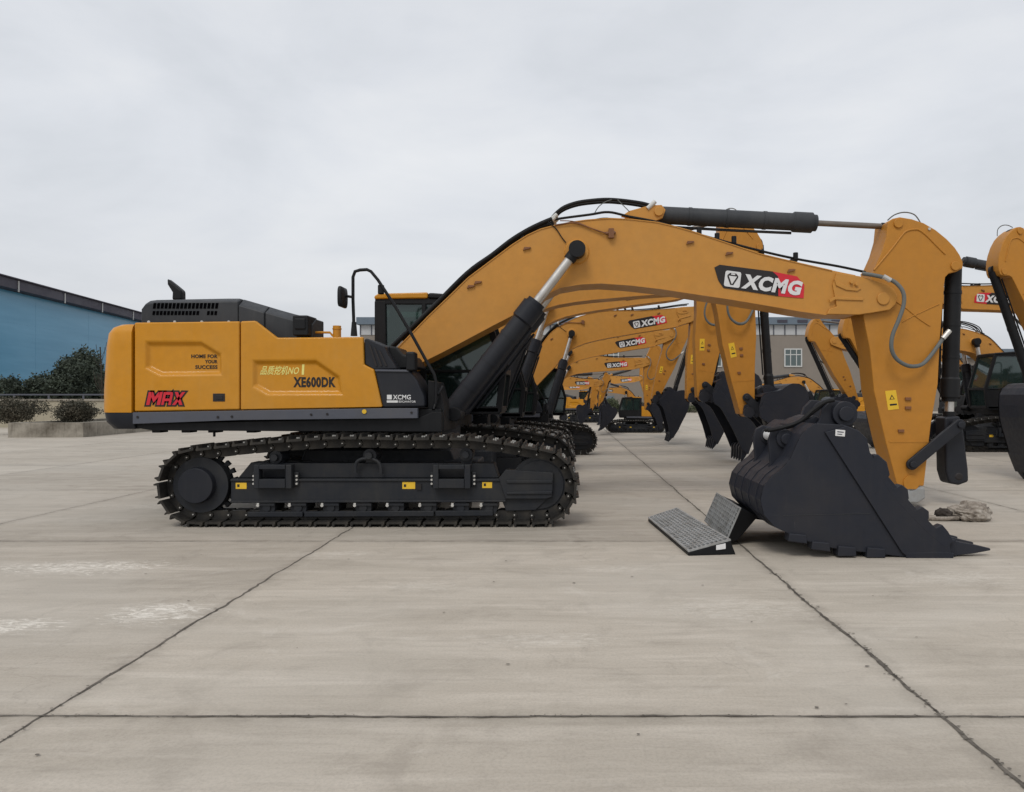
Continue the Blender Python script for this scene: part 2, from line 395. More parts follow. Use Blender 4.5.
# --- doors with pressed recesses
def door(name, outer, inner, side, parent, mat='yellow', depth=.05, slope=.05, bev=.02):
    bm = bmesh.new(); y = side*abs(YS); th = .07
    def loop(pts, yy): 
        v = [bm.verts.new((p[0], yy, p[1])) for p in pts]
        e = [bm.edges.new((v[i], v[(i+1)%len(v)])) for i in range(len(v))]; return v, e
    ov, oe = loop(outer, y)
    if inner:
        iv, ie = loop(inner, y)
        bmesh.ops.triangle_fill(bm, edges=oe+ie, use_beauty=True)
        cx = sum(p[0] for p in inner)/len(inner); cz = sum(p[1] for p in inner)/len(inner)
        # inset each vertex along the averaged edge normal
        m_ = len(inner); ins = []
        ar = sum(inner[i][0]*inner[(i+1)%m_][1]-inner[(i+1)%m_][0]*inner[i][1] for i in range(m_)); sg = 1 if ar > 0 else -1
        for i in range(m_):
            p0, p1, p2 = Vector(inner[i-1]), Vector(inner[i]), Vector(inner[(i+1)%m_])
            a = (p1-p0).normalized(); b2 = (p2-p1).normalized()
            n1 = Vector((-a.y, a.x))*sg; n2 = Vector((-b2.y, b2.x))*sg; nn = (n1+n2).normalized()
            q = p1+nn*slope/max(.4, nn.dot(n1)); ins.append((q.x, q.y))
        dv = [bm.verts.new((p[0], y-side*depth, p[1])) for p in ins]
        for i in range(m_): bm.faces.new((iv[i], iv[(i+1)%m_], dv[(i+1)%m_], dv[i]))
        bm.faces.new(dv)
    else: bm.faces.new(ov)
    bk = [bm.verts.new((p[0], y-side*th, p[1])) for p in outer]
    k = len(outer)
    for i in range(k): bm.faces.new((ov[i], ov[(i+1)%k], bk[(i+1)%k], bk[i]))
    bm.faces.new(bk)
    bmesh.ops.recalc_face_normals(bm, faces=bm.faces)
    me = bpy.data.meshes.new(name); bm.to_mesh(me); bm.free(); me.materials.append(M[mat])
    me.polygons.foreach_set('use_smooth', [True]*len(me.polygons)); me.set_sharp_from_angle(angle=R(25))
    o = bpy.data.objects.new(name, me); C.objects.link(o); o.parent = parent
    bv = o.modifiers.new('Bevel','BEVEL'); bv.width = bev; bv.segments = 3; bv.limit_method='ANGLE'; bv.angle_limit=R(28); bv.harden_normals = True
    return o
d1o = LL([(134.2,322.5),(239.3,321.2),(239.3,409.6),(134.2,411.6)], SD)
d1i = LL([(145,341.5),(201,341.2),(221.5,354),(222,375),(160,376),(145,368)], SD)
d2o = LL([(240.6,321.1),(255,320.6),(277,337.6),(363,336.8),(364,364.5),(374,369.5),(382.5,407),(240.6,409.5)], SD)
d2i = LL([(252.5,360.4),(316,359.6),(340,376.5),(342.5,394.8),(268,395.4),(252.5,386.5)], SD)
door1 = door('side_door', d1o, d1i, -1, root); door2 = door('side_door', d2o, d2i, -1, root)
door('side_door', d1o, d1i, 1, root); 
d3o = LL([(240.6,321.1),(255,320.6),(277,337.6),(334,337),(334,408),(240.6,409.5)], SD)
door('side_door', d3o, None, 1, root)
# body core behind the doors
core = MB()
core.prism(LL([(134,326),(252,325),(275,341),(338,341),(338,410),(134,413)], SD), -1.585, 1.585)
core.build('body_core', 'yellow', root, bev=.02)
sb = MB(); sb.prism(LL([(338.2,341),(362,341),(363,366),(371,371),(380,408),(338.2,409)], SD), -1.585, -.55)
sb.build('side_tank', 'yellow', root, bev=.02)
# lettering on the doors
DY = -abs(YS)
def lettering(specs, mats, parent, name='lettering'):
    mb = MB()
    for (b_, px0, py0, px1, py1, y, mi, sh, off) in specs:
        x0, z0 = L(px0, py1, SD); x1, z1 = L(px1, py0, SD)
        h = z1-z0; text_on(mb, b_, x0, z0, (x1-x0)-abs(sh)*h, h, y, -1, mi, sh, off)
    return mb.build(name, mats, parent, smooth=False)
lettering([('HOME FOR',189.5,354.2,215.8,358.0,DY+.048,0,0,.03),('YOUR',203.2,359.6,215.8,363.2,DY+.048,0,0,.03),('SUCCESS',193.5,365.0,215.8,368.8,DY+.048,0,0,.03)], 'ink', door1)
lettering([('XE600DK',292.0,376.6,334.6,387.3,DY+.048,0,0,.045)], 'ink', door2, 'model_lettering')
lettering([('品质挖机NO',258.6,365.6,299,374.8,DY+.0485,0,.25,.014),('1',300.4,364.2,303.2,374.6,DY+.0485,0,.05,.01)], 'paleyel', door2, 'slogan_lettering')
# custom slanted block letters M A X
mx = MB()
def blk(polys, px, pw, z0, h, y, mi, grow=0):
    x0 = L(px,0,SD)[0]; w = pw*SD/F
    for p in polys:
        q = [(x0+(a*w)+b_*h*.22, z0+b_*h) for a, b_ in p]
        if grow:
            cx = sum(t[0] for t in q)/len(q); cz = sum(t[1] for t in q)/len(q)
            n_ = len(q); ar = sum(q[i][0]*q[(i+1)%n_][1]-q[(i+1)%n_][0]*q[i][1] for i in range(n_)); sg = 1 if ar > 0 else -1; o2 = []
            for i in range(n_):
                p0, p1, p2 = Vector(q[i-1]), Vector(q[i]), Vector(q[(i+1)%n_]); a = (p1-p0).normalized(); b2 = (p2-p1).normalized()
                n1 = Vector((a.y,-a.x))*sg; n2 = Vector((b2.y,-b2.x))*sg; nn = (n1+n2)
                nn = nn.normalized() if nn.length > .1 else n1; v = p1+nn*grow/max(.5, nn.dot(n1)); o2.append((v.x, v.y))
            q = o2
        mx.prism(q, y-.0015, y+.001, mi)
Mp = [[(0,0),(.24,0),(.24,1),(0,1)], [(.2,1),(.245,.62),(.5,.18),(.5,.62),(.3,1)], [(.8,1),(.755,.62),(.5,.18),(.5,.62),(.7,1)], [(.76,0),(1,0),(1,1),(.76,1)]]
Ap = [[(0,0),(.26,0),(.26,.8),(.12,1),(0,1)], [(.12,1),(.26,.78),(.74,.78),(.9,1)], [(.26,.3),(.74,.3),(.74,.5),(.26,.5)], [(.74,0),(1,0),(1,.85),(.9,1),(.74,.8)]]
Xp = [[(0,0),(.3,0),(1,1),(.7,1)], [(0,1),(.3,1),(1,0),(.7,0)]]
zz = L(0,405.0,SD)[1]; hh = 13.0*SD/F
for mi, g, yy in ((1, .022, DY-.001), (0, 0, DY-.004)):
    blk(Mp, 146.2, 14, zz, hh, yy, mi, g); blk(Ap, 161.3, 9.5, zz, hh, yy-.0004, mi, g); blk(Xp, 172.2, 10.5, zz, hh, yy-.0008, mi, g)
mx.build('brand_lettering', ['red','ink'], door1, smooth=False)
lk = MB(); a = L(213,401.5,SD); b2 = L(225,393.5,SD)
lk.box((a[0],DY-.006,a[1]),(b2[0],DY+.02,b2[1])); a = L(216,399.5,SD); b2 = L(223,395.5,SD); lk.box((a[0],DY-.012,a[1]),(b2[0],DY,b2[1]))
lk.build('door_latch', 'ink', door1, bev=.004)

# --- platform skirt and belly
sk = MB()
sk.prism(LL([(133.8,412.4),(382,408.2),(418,408.2),(418,418.3),(240,420.2),(133.8,424)], SD), DY-.03, DY+.05)
sk.build('platform_skirt', 'skirt', root, bev=.008)
bo = MB()
for px, py in ((139,417),(219,417),(233,416.5),(312,414.5),(328,414),(412,412.5)):
    x, z = L(px, py, SD); bo.cyl((x,DY-.04,z),(x,DY-.025,z),.016,n=8)
bo.build('skirt_bolt', 'ink', root)
re = MB(); x, z = L(365,411.5,SD); re.cyl((x,DY-.042,z),(x,DY-.028,z),.03,n=12); re.build('side_reflector', 'warn', root)
for sgn in (1,):
    s2 = MB(); s2.prism(LL([(133.8,412.4),(382,408.2),(440,408.2),(440,418.3),(133.8,424)], SD), 1.6, 1.68); s2.build('platform_skirt', 'skirt', root, bev=.008)
be = MB()
be.prism(LL([(134,423.8),(418,418),(432,412),(441,412),(441,432),(300,431.5),(150,430.5),(134,428)], SD), -1.6, 1.6)
for px in (150,180,207,246,300,330): 
    x, z = L(px, 431, SD); be.box((x-.06,-1.5,z-.03),(x+.06,-1.3,z+.02))
x, z = L(209,432,SD); be.cyl((x,-1.5,z-.07),(x,-1.5,z+.05),.018,n=8)
be.build('belly_frame', 'black', root, bev=.01)
dk = MB(); dk.box((L(338,0,SD)[0],-1.55,L(0,409,SD)[1]-.12),(L(440,0,SD)[0],1.6,L(0,409,SD)[1]-.0)); dk.build('front_deck', 'black', root, bev=.01)
# --- engine hood
ho = MB(); HD = 10.15; HYs = HD-MID
def loft(mb, line, zb, y0, y1, cy, cz):   # line: list of (x, z_top); ring at each x
    vs = []; n_ = 5
    for (x, zt_) in line:
        k = 1.0
        vs += [(x,y0,zb),(x,y0,zt_-cz),(x,y0+cy,zt_),(x,y1,zt_),(x,y1,zb)]
    fs = [(i*5+k, i*5+(k+1)%5, (i+1)*5+(k+1)%5, (i+1)*5+k) for i in range(len(line)-1) for k in range(5)]
    fs += [(4,3,2,1,0), tuple(range((len(line)-1)*5, len(line)*5))]
    mb.add(vs, fs)
zhb = L(0,327,HD)[1]
loft(ho, LL([(141,306),(145.5,300),(153,299.0),(224,297.6),(238,297.6)], HD), zhb, HYs, 1.35, .10, .05)
hood = ho.build('engine_hood', 'hood', root, bev=.02, seg=3)
h2 = MB(); loft(h2, LL([(238.3,297.8),(264,305.2)], HD), L(0,341,HD)[1], HYs, HYs+.9, .16, .10); loft(h2, LL([(264.3,305.6),(291,313),(312,318)], HD), L(0,341,HD)[1], HYs+.02, HYs+.5, .16, .09)
h2.build('hood_front_cover', 'hood', hood, bev=.015, seg=2)
ve = MB()
def slots(x0, x1, y0, y1, cnt, lean):
    for i in range(cnt):
        a = x0+(x1-x0)*i/cnt; w = (x1-x0)/cnt*.66
        ve.prism(LL([(a,y1),(a+w,y1),(a+w+lean,y0),(a+lean,y0)], HD), HYs-.006, HYs+.01)  # raised bars, no real openings; their dark depth is only painted
slots(153,219,303,308.6,17,.8); slots(152.5,200,311,315,13,.5); slots(207,218,311,315,3,.5)
ve.build('vent_slots', 'slotshade', hood)
bt = MB()
for px in (149,175,202,229):
    x, z = L(px, 322, HD); bt.cyl((x,HYs-.012,z),(x,HYs+.01,z),.02,n=8)
bt.build('hood_bolt', 'bright', hood)
cap = MB(); a = L(290,335,HD-.2); b2 = L(306,314.5,HD-.2); cap.box((a[0],HYs-.12,a[1]),(b2[0],HYs+.25,b2[1])); cap.box((a[0]+.03,HYs-.14,a[1]+.08),(b2[0]-.03,HYs-.1,b2[1]-.04)); cap.build('air_filter_box', 'black', root, bev=.02)
# hood top ribs
hr = MB()
for i in range(5):
    x, z = L(150+i*15, 300.2-i*.4, HD); hr.box((x,-1.2,z-.01),(x+.05,1.1,z+.03))
hr.build('hood_rib', 'hood', hood, bev=.008)
# exhaust
ex = MB(); ED = 10.9
ex.prism(LL([(169,279),(178,286),(184,291),(184,300.5),(174,300.5),(174.5,293),(169.5,285)], ED), ED-MID-.07, ED-MID+.07)
ex.build('exhaust_pipe', 'black', root, bev=.03, seg=3)
# --- right-hand walkway box and front corner
fb = MB()
fb.prism(LL([(363.6,339),(366,338),(384,346),(386,352),(397,369),(372.5,369.5),(364.4,364)], SD), -1.62, -.95)
fb.build('tool_box', 'dark', root, bev=.02)
ri = MB()
for i in range(3): ri.prism(LL([(368+i*5,344+i*3),(370+i*5,344.6+i*3),(377+i*5,366),(375+i*5,366)], SD), -1.635, -1.6)
ri.build('tool_box_rib', 'ink', root)
f2 = MB()
f2.prism(LL([(374.5,369),(409,369.5),(417,380),(424,396),(425,407),(383,407.8)], SD), -1.66, -1.0)
step = f2.build('front_box', 'dark', root, bev=.03, seg=3)
f3 = MB(); f3.prism(LL([(375,369.5),(409,370),(409,372),(376,371.5)], SD), -1.68, -1.55); f3.build('box_lip', 'skirt', root, bev=.006)
f4 = MB(); f4.prism(LL([(387,345),(396,347),(402,354),(412,356),(418,368),(398,369),(388,360)], SD+.2), -1.4, -.8); f4.build('hose_cover', 'black', root, bev=.03)
f5 = MB(); a = L(405.5,371,SD-.05); b2 = L(415,351.5,SD-.05); f5.box((a[0],-1.7,a[1]),(b2[0],-1.5,b2[1])); f5.build('work_lamp', 'black', root, bev=.03)
f6 = MB(); f6.prism(LL([(425.5,380),(436,382),(442,405),(442,432),(426,432)], SD), -1.5, -1.0)
for i in range(4): f6.cyl((L(430+i*2,0,SD)[0],-1.56,1.4+i*.1),(L(430+i*2,0,SD)[0]+.05,-1.4,1.75+i*.02),.025,n=8)
f6.cyl((1.0,-.95,1.42),(1.0,-.5,1.42),.1)
f6.build('front_step', 'black', root, bev=.015)
lettering([('XCMG',393.2,394.8,411,399.5,-1.663,0,0,.02)], 'white', step, 'box_lettering')
bx = MB()
for (a0,b0,a1,b1) in ((387,400.4,398,402.6),):
    a = L(a0,b1,SD); b2 = L(a1,b0,SD); bx.box((a[0],-1.663,a[1]),(b2[0],-1.655,b2[1]))
a = L(387.2,399.4,SD); b2 = L(392,394.8,SD); bx.box((a[0],-1.663,a[1]),(b2[0],-1.655,b2[1]))
bx.build('box_logo', 'white', step)
lettering([('EXCAVATOR',399,400.6,416,402.6,-1.663,0,0,.02)], 'white', step, 'box_caption')
# --- handrails, mirror
hd = MB()
def T2(pts, D, off=0): return [(L(a, b_, D)[0], D-MID+off, L(a, b_, D)[1]) for a, b_ in pts]
hd.tube(T2([(354,336),(353.6,318),(353,300),(353,277),(355,271.5),(360,270),(367,269.6),(371,271.5),(378,280),(395,306),(412,335),(428,364),(434,374),(436,382),(435.5,404)], 10.05), .022, 8, smooth=False)
hd.cyl((L(354,336,10.05)[0],10.05-MID,L(354,336,10.05)[1]),(L(354,322,10.05)[0],10.05-MID,L(354,322,10.05)[1]),.045,.03,n=10)
rail = hd.build('handrail', 'black', root, bev=0)
mi = MB(); c0 = L(344,298,10.0)
ring = []
for sy, sc in ((-.16,.6),(-.13,1),(.10,1),(.13,.8)):
    ring.append([(c0[0]+.035*sc*math.copysign(abs(math.cos(a))**.6, math.cos(a)), DY-.05+sy, c0[1]+.135*sc*math.copysign(abs(math.sin(a))**.6, math.sin(a))) for a in [2*math.pi*i/20 for i in range(20)]])
vs = [p for r_ in ring for p in r_]; fs = [(i*20+k, i*20+(k+1)%20, (i+1)*20+(k+1)%20, (i+1)*20+k) for i in range(3) for k in range(20)] + [tuple(range(19,-1,-1)), tuple(range(60,80))]
mi.add(vs, fs); mi.tube(T2([(346,296),(352,297)], 10.0), .018, 8); mi.build('mirror', 'black', rail, ang=60)
la = MB(); x, z = L(381,288,11.9); la.cyl((x,.25,z-.1),(x,.25,z+.05),.05); la.build('beacon_lamp', 'black', root, bev=.015)
yr = MB()
yr.tube(T2([(301,337),(301.5,333),(304,332.3),(330,332.5),(333,336)], 10.3), .016, 8, smooth=False); yr.build('walkway_rail', 'yellow', root)
yp = MB(); x, z = L(337,336,10.3); yp.cyl((x,10.3-MID,z-.03),(x,10.3-MID,z+.14),.055); yp.cyl((x,10.3-MID,z+.09),(x,10.3-MID,z+.105),.062); yp.build('filler_neck', 'yellow', root)

# --- cab (on the far side of this machine)
cabE = empty('cab', (0,0,0), parent=root)
cy0, cy1 = .52, 1.62; CD = MID+cy0
cz0 = 1.47; pf = LL([(377.5,0),(500,0)], CD); cxa, cxb = pf[0][0], pf[1][0]; ztop = L(0,293,CD)[1]; czr = ztop-.13
side = [(cxa,cz0),(cxb-.02,cz0),(cxb+.05,cz0+.62),(cxb-.28,czr),(cxa,czr)]
fr = MB()
def bar(mb, p0, p1, w, y0, y1):
    p0, p1 = Vector(p0), Vector(p1); d = (p1-p0).normalized(); nrm = Vector((-d.y, d.x))*w/2
    mb.prism([tuple(p0-nrm), tuple(p1-nrm), tuple(p1+nrm), tuple(p0+nrm)], y0, y1)
for y0 in (cy0, cy1-.09):
    k = .0
    for i in range(5):
        p, q = side[i], side[(i+1)%5]
        bar(fr, p, q, .1+.0003*i, y0+.0005*i, y0+.09-.0005*i)
    bar(fr, (cxa+.75,cz0), (cxa+.75,czr), .07, y0+.003, y0+.087)
    bar(fr, (cxa,cz0+.62), (cxb,cz0+.62), .05, y0+.006, y0+.084)
    fr.prism([(cxa,cz0),(cxa+.16,cz0),(cxa+.13,czr),(cxa,czr)], y0-.004, y0+.094)
for (x, z) in (side[0], side[1], side[2], side[3], side[4]): fr.box((x-.045,cy0+.01,z-.045),(x+.045,cy1-.01,z+.045))
fr.box((cxa,cy0,cz0-.08),(cxb,cy1,cz0+.03))
fr.box((cxa+.0,cy0+.02,cz0),(cxa+.05,cy1-.02,cz0+.8))
cabf = fr.build('cab_frame', 'black', cabE, bev=.012)
lo = MB()
lo.prism([(cxa,cz0),(cxb-.03,cz0),(cxb+.03,cz0+.58),(cxa,cz0+.58)], cy1-.07, cy1-.02); lo.prism([(cxa,cz0),(cxa+.72,cz0),(cxa+.72,cz0+.58),(cxa,cz0+.58)], cy0+.02, cy0+.06)
lo.build('cab_lower_panel', 'black', cabE, bev=.01)
rf = MB(); rf.prism([(cxa-.05,czr+.03),(cxa+.82,czr+.04),(cxa+.82,ztop+.01),(cxa+.02,ztop-.01),(cxa-.05,ztop-.05)], cy0-.03, cy1+.02); rf.build('cab_roof', 'yellow', cabE, bev=.03, seg=3)
rf = MB(); rf.prism([(cxa+.825,czr+.04),(cxb-.22,czr+.0),(cxb-.28,ztop-.06),(cxa+.9,ztop),(cxa+.825,ztop)], cy0-.03, cy1+.02); rf.build('roof_hatch', 'black', cabE, bev=.03, seg=3)
for y in (cy0+.045, cy1-.045):
    g = MB(); g.add([(a, y, b_) for a, b_ in side], [(0,1,2,3,4)]); g.build('window_pane', 'glass', cabE, smooth=False)
g = MB(); g.add([(cxb-.02,cy0+.05,cz0),(cxb-.02,cy1-.05,cz0),(cxb+.05,cy1-.05,cz0+.62),(cxb+.05,cy0+.05,cz0+.62),(cxb-.28,cy1-.05,czr),(cxb-.28,cy0+.05,czr)], [(0,1,2,3),(3,2,4,5)]); g.build('windscreen', 'glass', cabE, smooth=False)
g = MB(); g.add([(cxa+.03,cy0+.05,cz0+.8),(cxa+.03,cy1-.05,cz0+.8),(cxa+.03,cy1-.05,czr),(cxa+.03,cy0+.05,czr)], [(0,1,2,3)]); g.build('window_pane', 'glass', cabE, smooth=False)
st = MB(); st.box((cxa+.45,.8,cz0+.35),(cxa+1.0,1.3,cz0+.5)); st.prism([(cxa+.35,cz0+.45),(cxa+.5,cz0+.45),(cxa+.42,cz0+1.15),(cxa+.28,cz0+1.12)], .82, 1.28); st.box((cxa+.55,.9,cz0),(cxa+.9,1.2,cz0+.36)); st.prism([(cxa+.3,cz0+1.17),(cxa+.4,cz0+1.18),(cxa+.38,cz0+1.36),(cxa+.28,cz0+1.35)], .93, 1.17)
st.build('operator_seat', 'seat', cabE, bev=.04, seg=3)
cs_ = MB(); cs_.box((cxa+.95,.72,cz0),(cxa+1.15,.86,cz0+.62)); cs_.box((cxb-.25,.9,cz0),(cxb-.12,1.25,cz0+.7)); cs_.cyl((cxa+1.05,.79,cz0+.6),(cxa+1.08,.79,cz0+.85),.025,n=8); cs_.build('control_console', 'black', cabE, bev=.02)
bg = MB()
for k in range(3): bg.cyl((L(455,0,MID+.8)[0]-.12+.06*k,.78+.05*k,cz0+.62),(L(455,0,MID+.8)[0]-.1+.06*k,.8+.05*k,cz0+.62+.36-.07*k),.10,.06,n=10)
bg.build('paper_bag', 'roofpale', cabE, bev=.02)
# --- turntable
tt = MB(); tt.cyl((0,0,1.05),(0,0,1.24),.95,n=40); tt.cyl((0,0,.95),(0,0,1.08),1.05,n=40)
tt.build('slewing_ring', 'under', root)

# --- undercarriage
TD = 9.6; TY0 = TD-MID; TY1 = TY0+.62
car = MB(); car.prism([(-1.2,.45),(1.2,.45),(1.0,.95),(-1.0,.95)], -1.3, 1.3); 
for sx in (-1,1):
    for k in (-1,1): car.box((sx*1.15-.25,k*1.0-.35,.42),(sx*1.15+.25,k*1.0+.35,.8))
car.build('car_body', 'under', root, bev=.03)
def TL(px, py): return L(px, py, TD)
cl = TL(194.5,487); cr = TL(539,487); rr = .484
path = []
cl = (cl[0], .524); cr = (cr[0], .524)
for i in range(13):
    a = R(270-15*i); path.append((cl[0]+rr*math.cos(a), cl[1]+rr*math.sin(a)))
path[-1] = (cl[0]+.02, cl[1]+rr)
for px, py in ((240,443.6),(286,439.8),(330,437.0),(365,437.0),(400,438.0),(440,437.6),(470,438.2),(505,442.5)): path.append(TL(px, py))
for i in range(13):
    a = R(90-15*i); path.append((cr[0]+rr*math.cos(a), cr[1]+rr*math.sin(a)))
# outer shoe surface path -> arclength samples
def resample(path, n):
    P_ = [Vector(p) for p in path]; P_.append(P_[0]); d = [0]
    for i in range(len(P_)-1): d.append(d[-1]+(P_[i+1]-P_[i]).length)
    out = []
    for k in range(n):
        s = d[-1]*k/n; i = max(j for j in range(len(d)-1) if d[j] <= s)
        t = (s-d[i])/(d[i+1]-d[i]); p = P_[i].lerp(P_[i+1], t)
        s2 = s+d[-1]*.35/n; s0 = s-d[-1]*.35/n
        def at(q):
            q %= d[-1]; j = max(m_ for m_ in range(len(d)-1) if d[m_] <= q); return P_[j].lerp(P_[j+1], (q-d[j])/(d[j+1]-d[j]))
        tg = (at(s2)-at(s0)).normalized(); out.append((p, tg))
    return out, d[-1]
_, tl = resample(path, 4); NS = round(tl/.232); smp, _ = resample(path, NS); pitch = tl/NS
# shoe in local frame: x tangent, z outward. origin on the outer plate surface
def shoe_geo(mb, xf=None, w0=TY0, w1=TY1, br_=.013):
    h = pitch/2
    prof = [(-h*.86,-.03),(h*.82,-.03),(h*.90,-.012),(h*.90,.0),(h*.80,.04),(h*.66,.04),(h*.60,.0),(-h*.52,.0),(-h*.58,.04),(-h*.72,.04),(-h*.80,.0),(-h*.86,.0)]
    mb.prism(prof, w0, w1)
    yc = (w0+w1)/2
    for s in (-1,1):
        mb.prism([(-h*.95,-.15),(h*.6,-.15),(h*1.15,-.12),(h*1.15,-.06),(h*.7,-.031),(-h*.7,-.031),(-h*1.1,-.06)], yc+s*.10-.022, yc+s*.10+.022)
    mb.cyl((h*.9,yc-.15,-.095),(h*.9,yc+.15,-.095),.033,n=10); mb.cyl((h*.9,yc-.155,-.095),(h*.9,yc-.149,-.095),.009,n=8,mi=1)
    for s in (-1,1):
        for k in (-.14,.14): mb.cyl((s*h*.12,yc+k,0),(s*h*.12,yc+k,.018),br_,n=6,mi=1)
def shoe_mat(p, tg):
    # travel is clockwise seen from -Y (left side going up, top going right): outward = left of tangent
    out = Vector((-tg.y, tg.x)); ang = math.atan2(tg.y, tg.x)
    return Matrix.Translation((p.x, 0, p.y)) @ Matrix.Rotation(-ang, 4, 'Y'), out
chain = empty('track_chain', (0,0,0), parent=root)
sh = MB(); shoe_geo(sh); shoe0 = sh.build('track_shoe', ['steel','bright'], chain, ang=30)
fstm = None
for i, (p, tg) in enumerate(smp):
    m_, _ = shoe_mat(p, tg)
    o = shoe0 if i == 0 else shoe0.copy()
    if i: C.objects.link(o)
    o.parent = chain; o.matrix_local = m_
# merged track for the far side and the other machines
def merged_track():
    tmp = MB(); shoe_geo(tmp, w0=-.31, w1=.31, br_=.024); out = MB()
    for p, tg in smp:
        m_, _ = shoe_mat(p, tg)
        off = len(out.v); out.v += [tuple(m_ @ Vector(v)) for v in tmp.v]; out.f += [tuple(i+off for i in f) for f in tmp.f]; out.m += tmp.m
    return out
mt = merged_track().build('track_chain', ['steel','bright'], root, loc=(0,-TY0-.31,0), ang=30)
def frame_side(name, y_out, sgn, parent):
    fr = MB(); y0, y1 = (y_out, y_out+sgn*.5)
    if sgn < 0: y0, y1 = y1, y0
    fr.prism([TL(*p) for p in ((226,480),(238,466),(244,464),(300,466),(365,467),(430,466),(495,466),(498,472),(505,479),(505,503.5),(226,504.5))], min(y0,y1)+.10, max(y0,y1)-.1)
    return fr
def undercarriage(side):
    # side -1: the side of the doors; +1: the other one. returns nothing, builds parts
    yo = side*abs(TY0+.14)          # outer face of frame
    def Y(d): return yo-side*d      # depth measured inward
    def pr(mb, pts, d0, d1, mi=0): mb.prism([TL(*p) for p in pts], min(Y(d0),Y(d1)), max(Y(d0),Y(d1)), mi)
    f = MB()
    pr(f, ((226,480),(505,480),(505,503.5),(226,504.5)), 0, .36)
    pr(f, ((230,479.8),(243,464),(300,465),(492,465),(497,479.8)), .10, .34)
    pr(f, ((226,482.5),(505,482.5),(505,480.2),(226,480.2)), -.02, .1)
    pr(f, ((226,504.4),(505,503.4),(505,501.4),(226,502.0)), -.025, .1)
    pr(f, ((498,479),(505,470.5),(553,473.5),(553,478),(552,498),(546,500),(505,500)), -.035, .12)
    pr(f, ((506,481),(552,481),(552,484),(506,484)), -.055, .0)
    pr(f, ((506,493),(552,492),(552,495),(506,495.5)), -.055, .0)
    pr(f, ((500,500),(548,500),(535,512),(505,513)), .02, .2)
    fo = f.build('track_frame', 'under', root, bev=.008)
    g = MB()
    pr(g, ((243,513.5),(299,513.3),(299,518.6),(243,518.6)), -.01, .05)
    pr(g, ((300.5,513.3),(432,512.5),(432,518),(300.5,518.6)), -.01, .05)
    pr(g, ((433.5,512.5),(492,512),(492,517.5),(433.5,518)), -.01, .05)
    g.build('chain_guard', 'under', root, bev=.008)
    for px in (262,294,327,360,393,426,459,488):
        r_ = MB(); x, z = TL(px, 509.5)
        r_.cyl((x,Y(.02),z),(x,Y(.36),z),.105,n=20); r_.cyl((x,Y(.0),z),(x,Y(.03),z),.05,n=12); r_.build('track_roller', 'under', root, bev=0)
        q = MB(); q.box((x-.11,min(Y(-.012),Y(.03)),z+.03),(x+.11,max(Y(-.012),Y(.03)),z+.06)); x2 = TL(px-8,0)[0]
        q.cyl((x2,Y(-.03),z+.035),(x2,Y(.0),z+.035),.02,n=8,mi=1); q.box((x2-.014,min(Y(-.02),Y(.0)),z+.02),(x2+.014,max(Y(-.02),Y(.0)),z+.065),1); q.build('roller_bolt', ['under','bright'], root)
    for px, py in ((270,458.5),(366,456.5),(464,455.5)):
        c_ = MB(); x, z = TL(px, py); c_.cyl((x,Y(.04),z),(x,Y(.34),z),.085,n=20); c_.cyl((x,Y(-.02),z),(x,Y(.05),z),.045,n=12); c_.box((x-.07,min(Y(.12),Y(.22)),z-.2),(x+.07,max(Y(.12),Y(.22)),z)); c_.build('carrier_roller', 'under', root)
    # step brackets
    for (a, b_) in ((252.5,290.5),(432.5,470)):
        s_ = MB()
        pr(s_, ((a,465),(a+5.5,465),(a+5.5,489),(a,489)), -.11, .02); pr(s_, ((b_-6,465),(b_,465),(b_,489),(b_-6,489)), -.11, .02)
        pr(s_, ((a+5.6,465),(b_-6.1,465),(b_-6.1,469.5),(a+5.6,469.5)), -.12, .02); pr(s_, ((a+5.6,479.5),(b_-6.1,479.5),(b_-6.1,488.5),(a+5.6,488.5)), -.12, .02)
        pr(s_, ((a-3.5,473),(a-.2,473),(a-.2,487),(a-3.5,487)), -.03, .01); pr(s_, ((b_+.2,473),(b_+5,473),(b_+5,487),(b_+.2,487)), -.03, .01)
        s_.build('side_step', 'under', root, bev=.008)
        bt_ = MB()
        for xx in (a-2.2, b_+3.4):
            for yy in (476.8,480.6,484.6):
                x, z = TL(xx, yy); bt_.cyl((x,Y(-.05),z),(x,Y(-.02),z),.014,n=8)
        bt_.build('step_bolt', 'bright', root)
    hl = MB(); pts = [(352,474),(352.5,465),(356,461),(362,459.5),(369,460),(375,463),(377.5,468),(378,475)]
    hl.tube([(TL(*p)[0], Y(.02), TL(*p)[1]) for p in pts], .022, 8); hl.build('lifting_loop', 'under', root)
    # sprocket and final drive
    s_ = MB(); n_ = 21
    pts = []
    for i in range(n_*2):
        a = math.pi*i/n_; r2 = .42 if i % 2 else .36; pts.append((cl[0]+r2*math.cos(a-.08), cl[1]+r2*math.sin(a-.08))); pts.append((cl[0]+r2*math.cos(a+.08), cl[1]+r2*math.sin(a+.08)))
    s_.prism(pts, min(Y(.14),Y(.2)), max(Y(.14),Y(.2)))
    s_.cyl((cl[0],Y(.02),cl[1]),(cl[0],Y(.2),cl[1]),.36,n=36)
    sp = s_.build('drive_sprocket', 'under', root, bev=0)
    d_ = MB(); d_.cyl((cl[0]-.03,Y(.06),cl[1]),(cl[0]-.03,Y(.14),cl[1]),.29,.30,n=36); d_.cyl((cl[0]-.03,Y(-.07),cl[1]),(cl[0]-.03,Y(.06),cl[1]),.225,.24,n=36)
    for i in range(16):
        a = 2*math.pi*i/16; x, z = cl[0]-.03+.265*math.cos(a), cl[1]+.265*math.sin(a); d_.cyl((x,Y(.045),z),(x,Y(.08),z),.014,n=6)
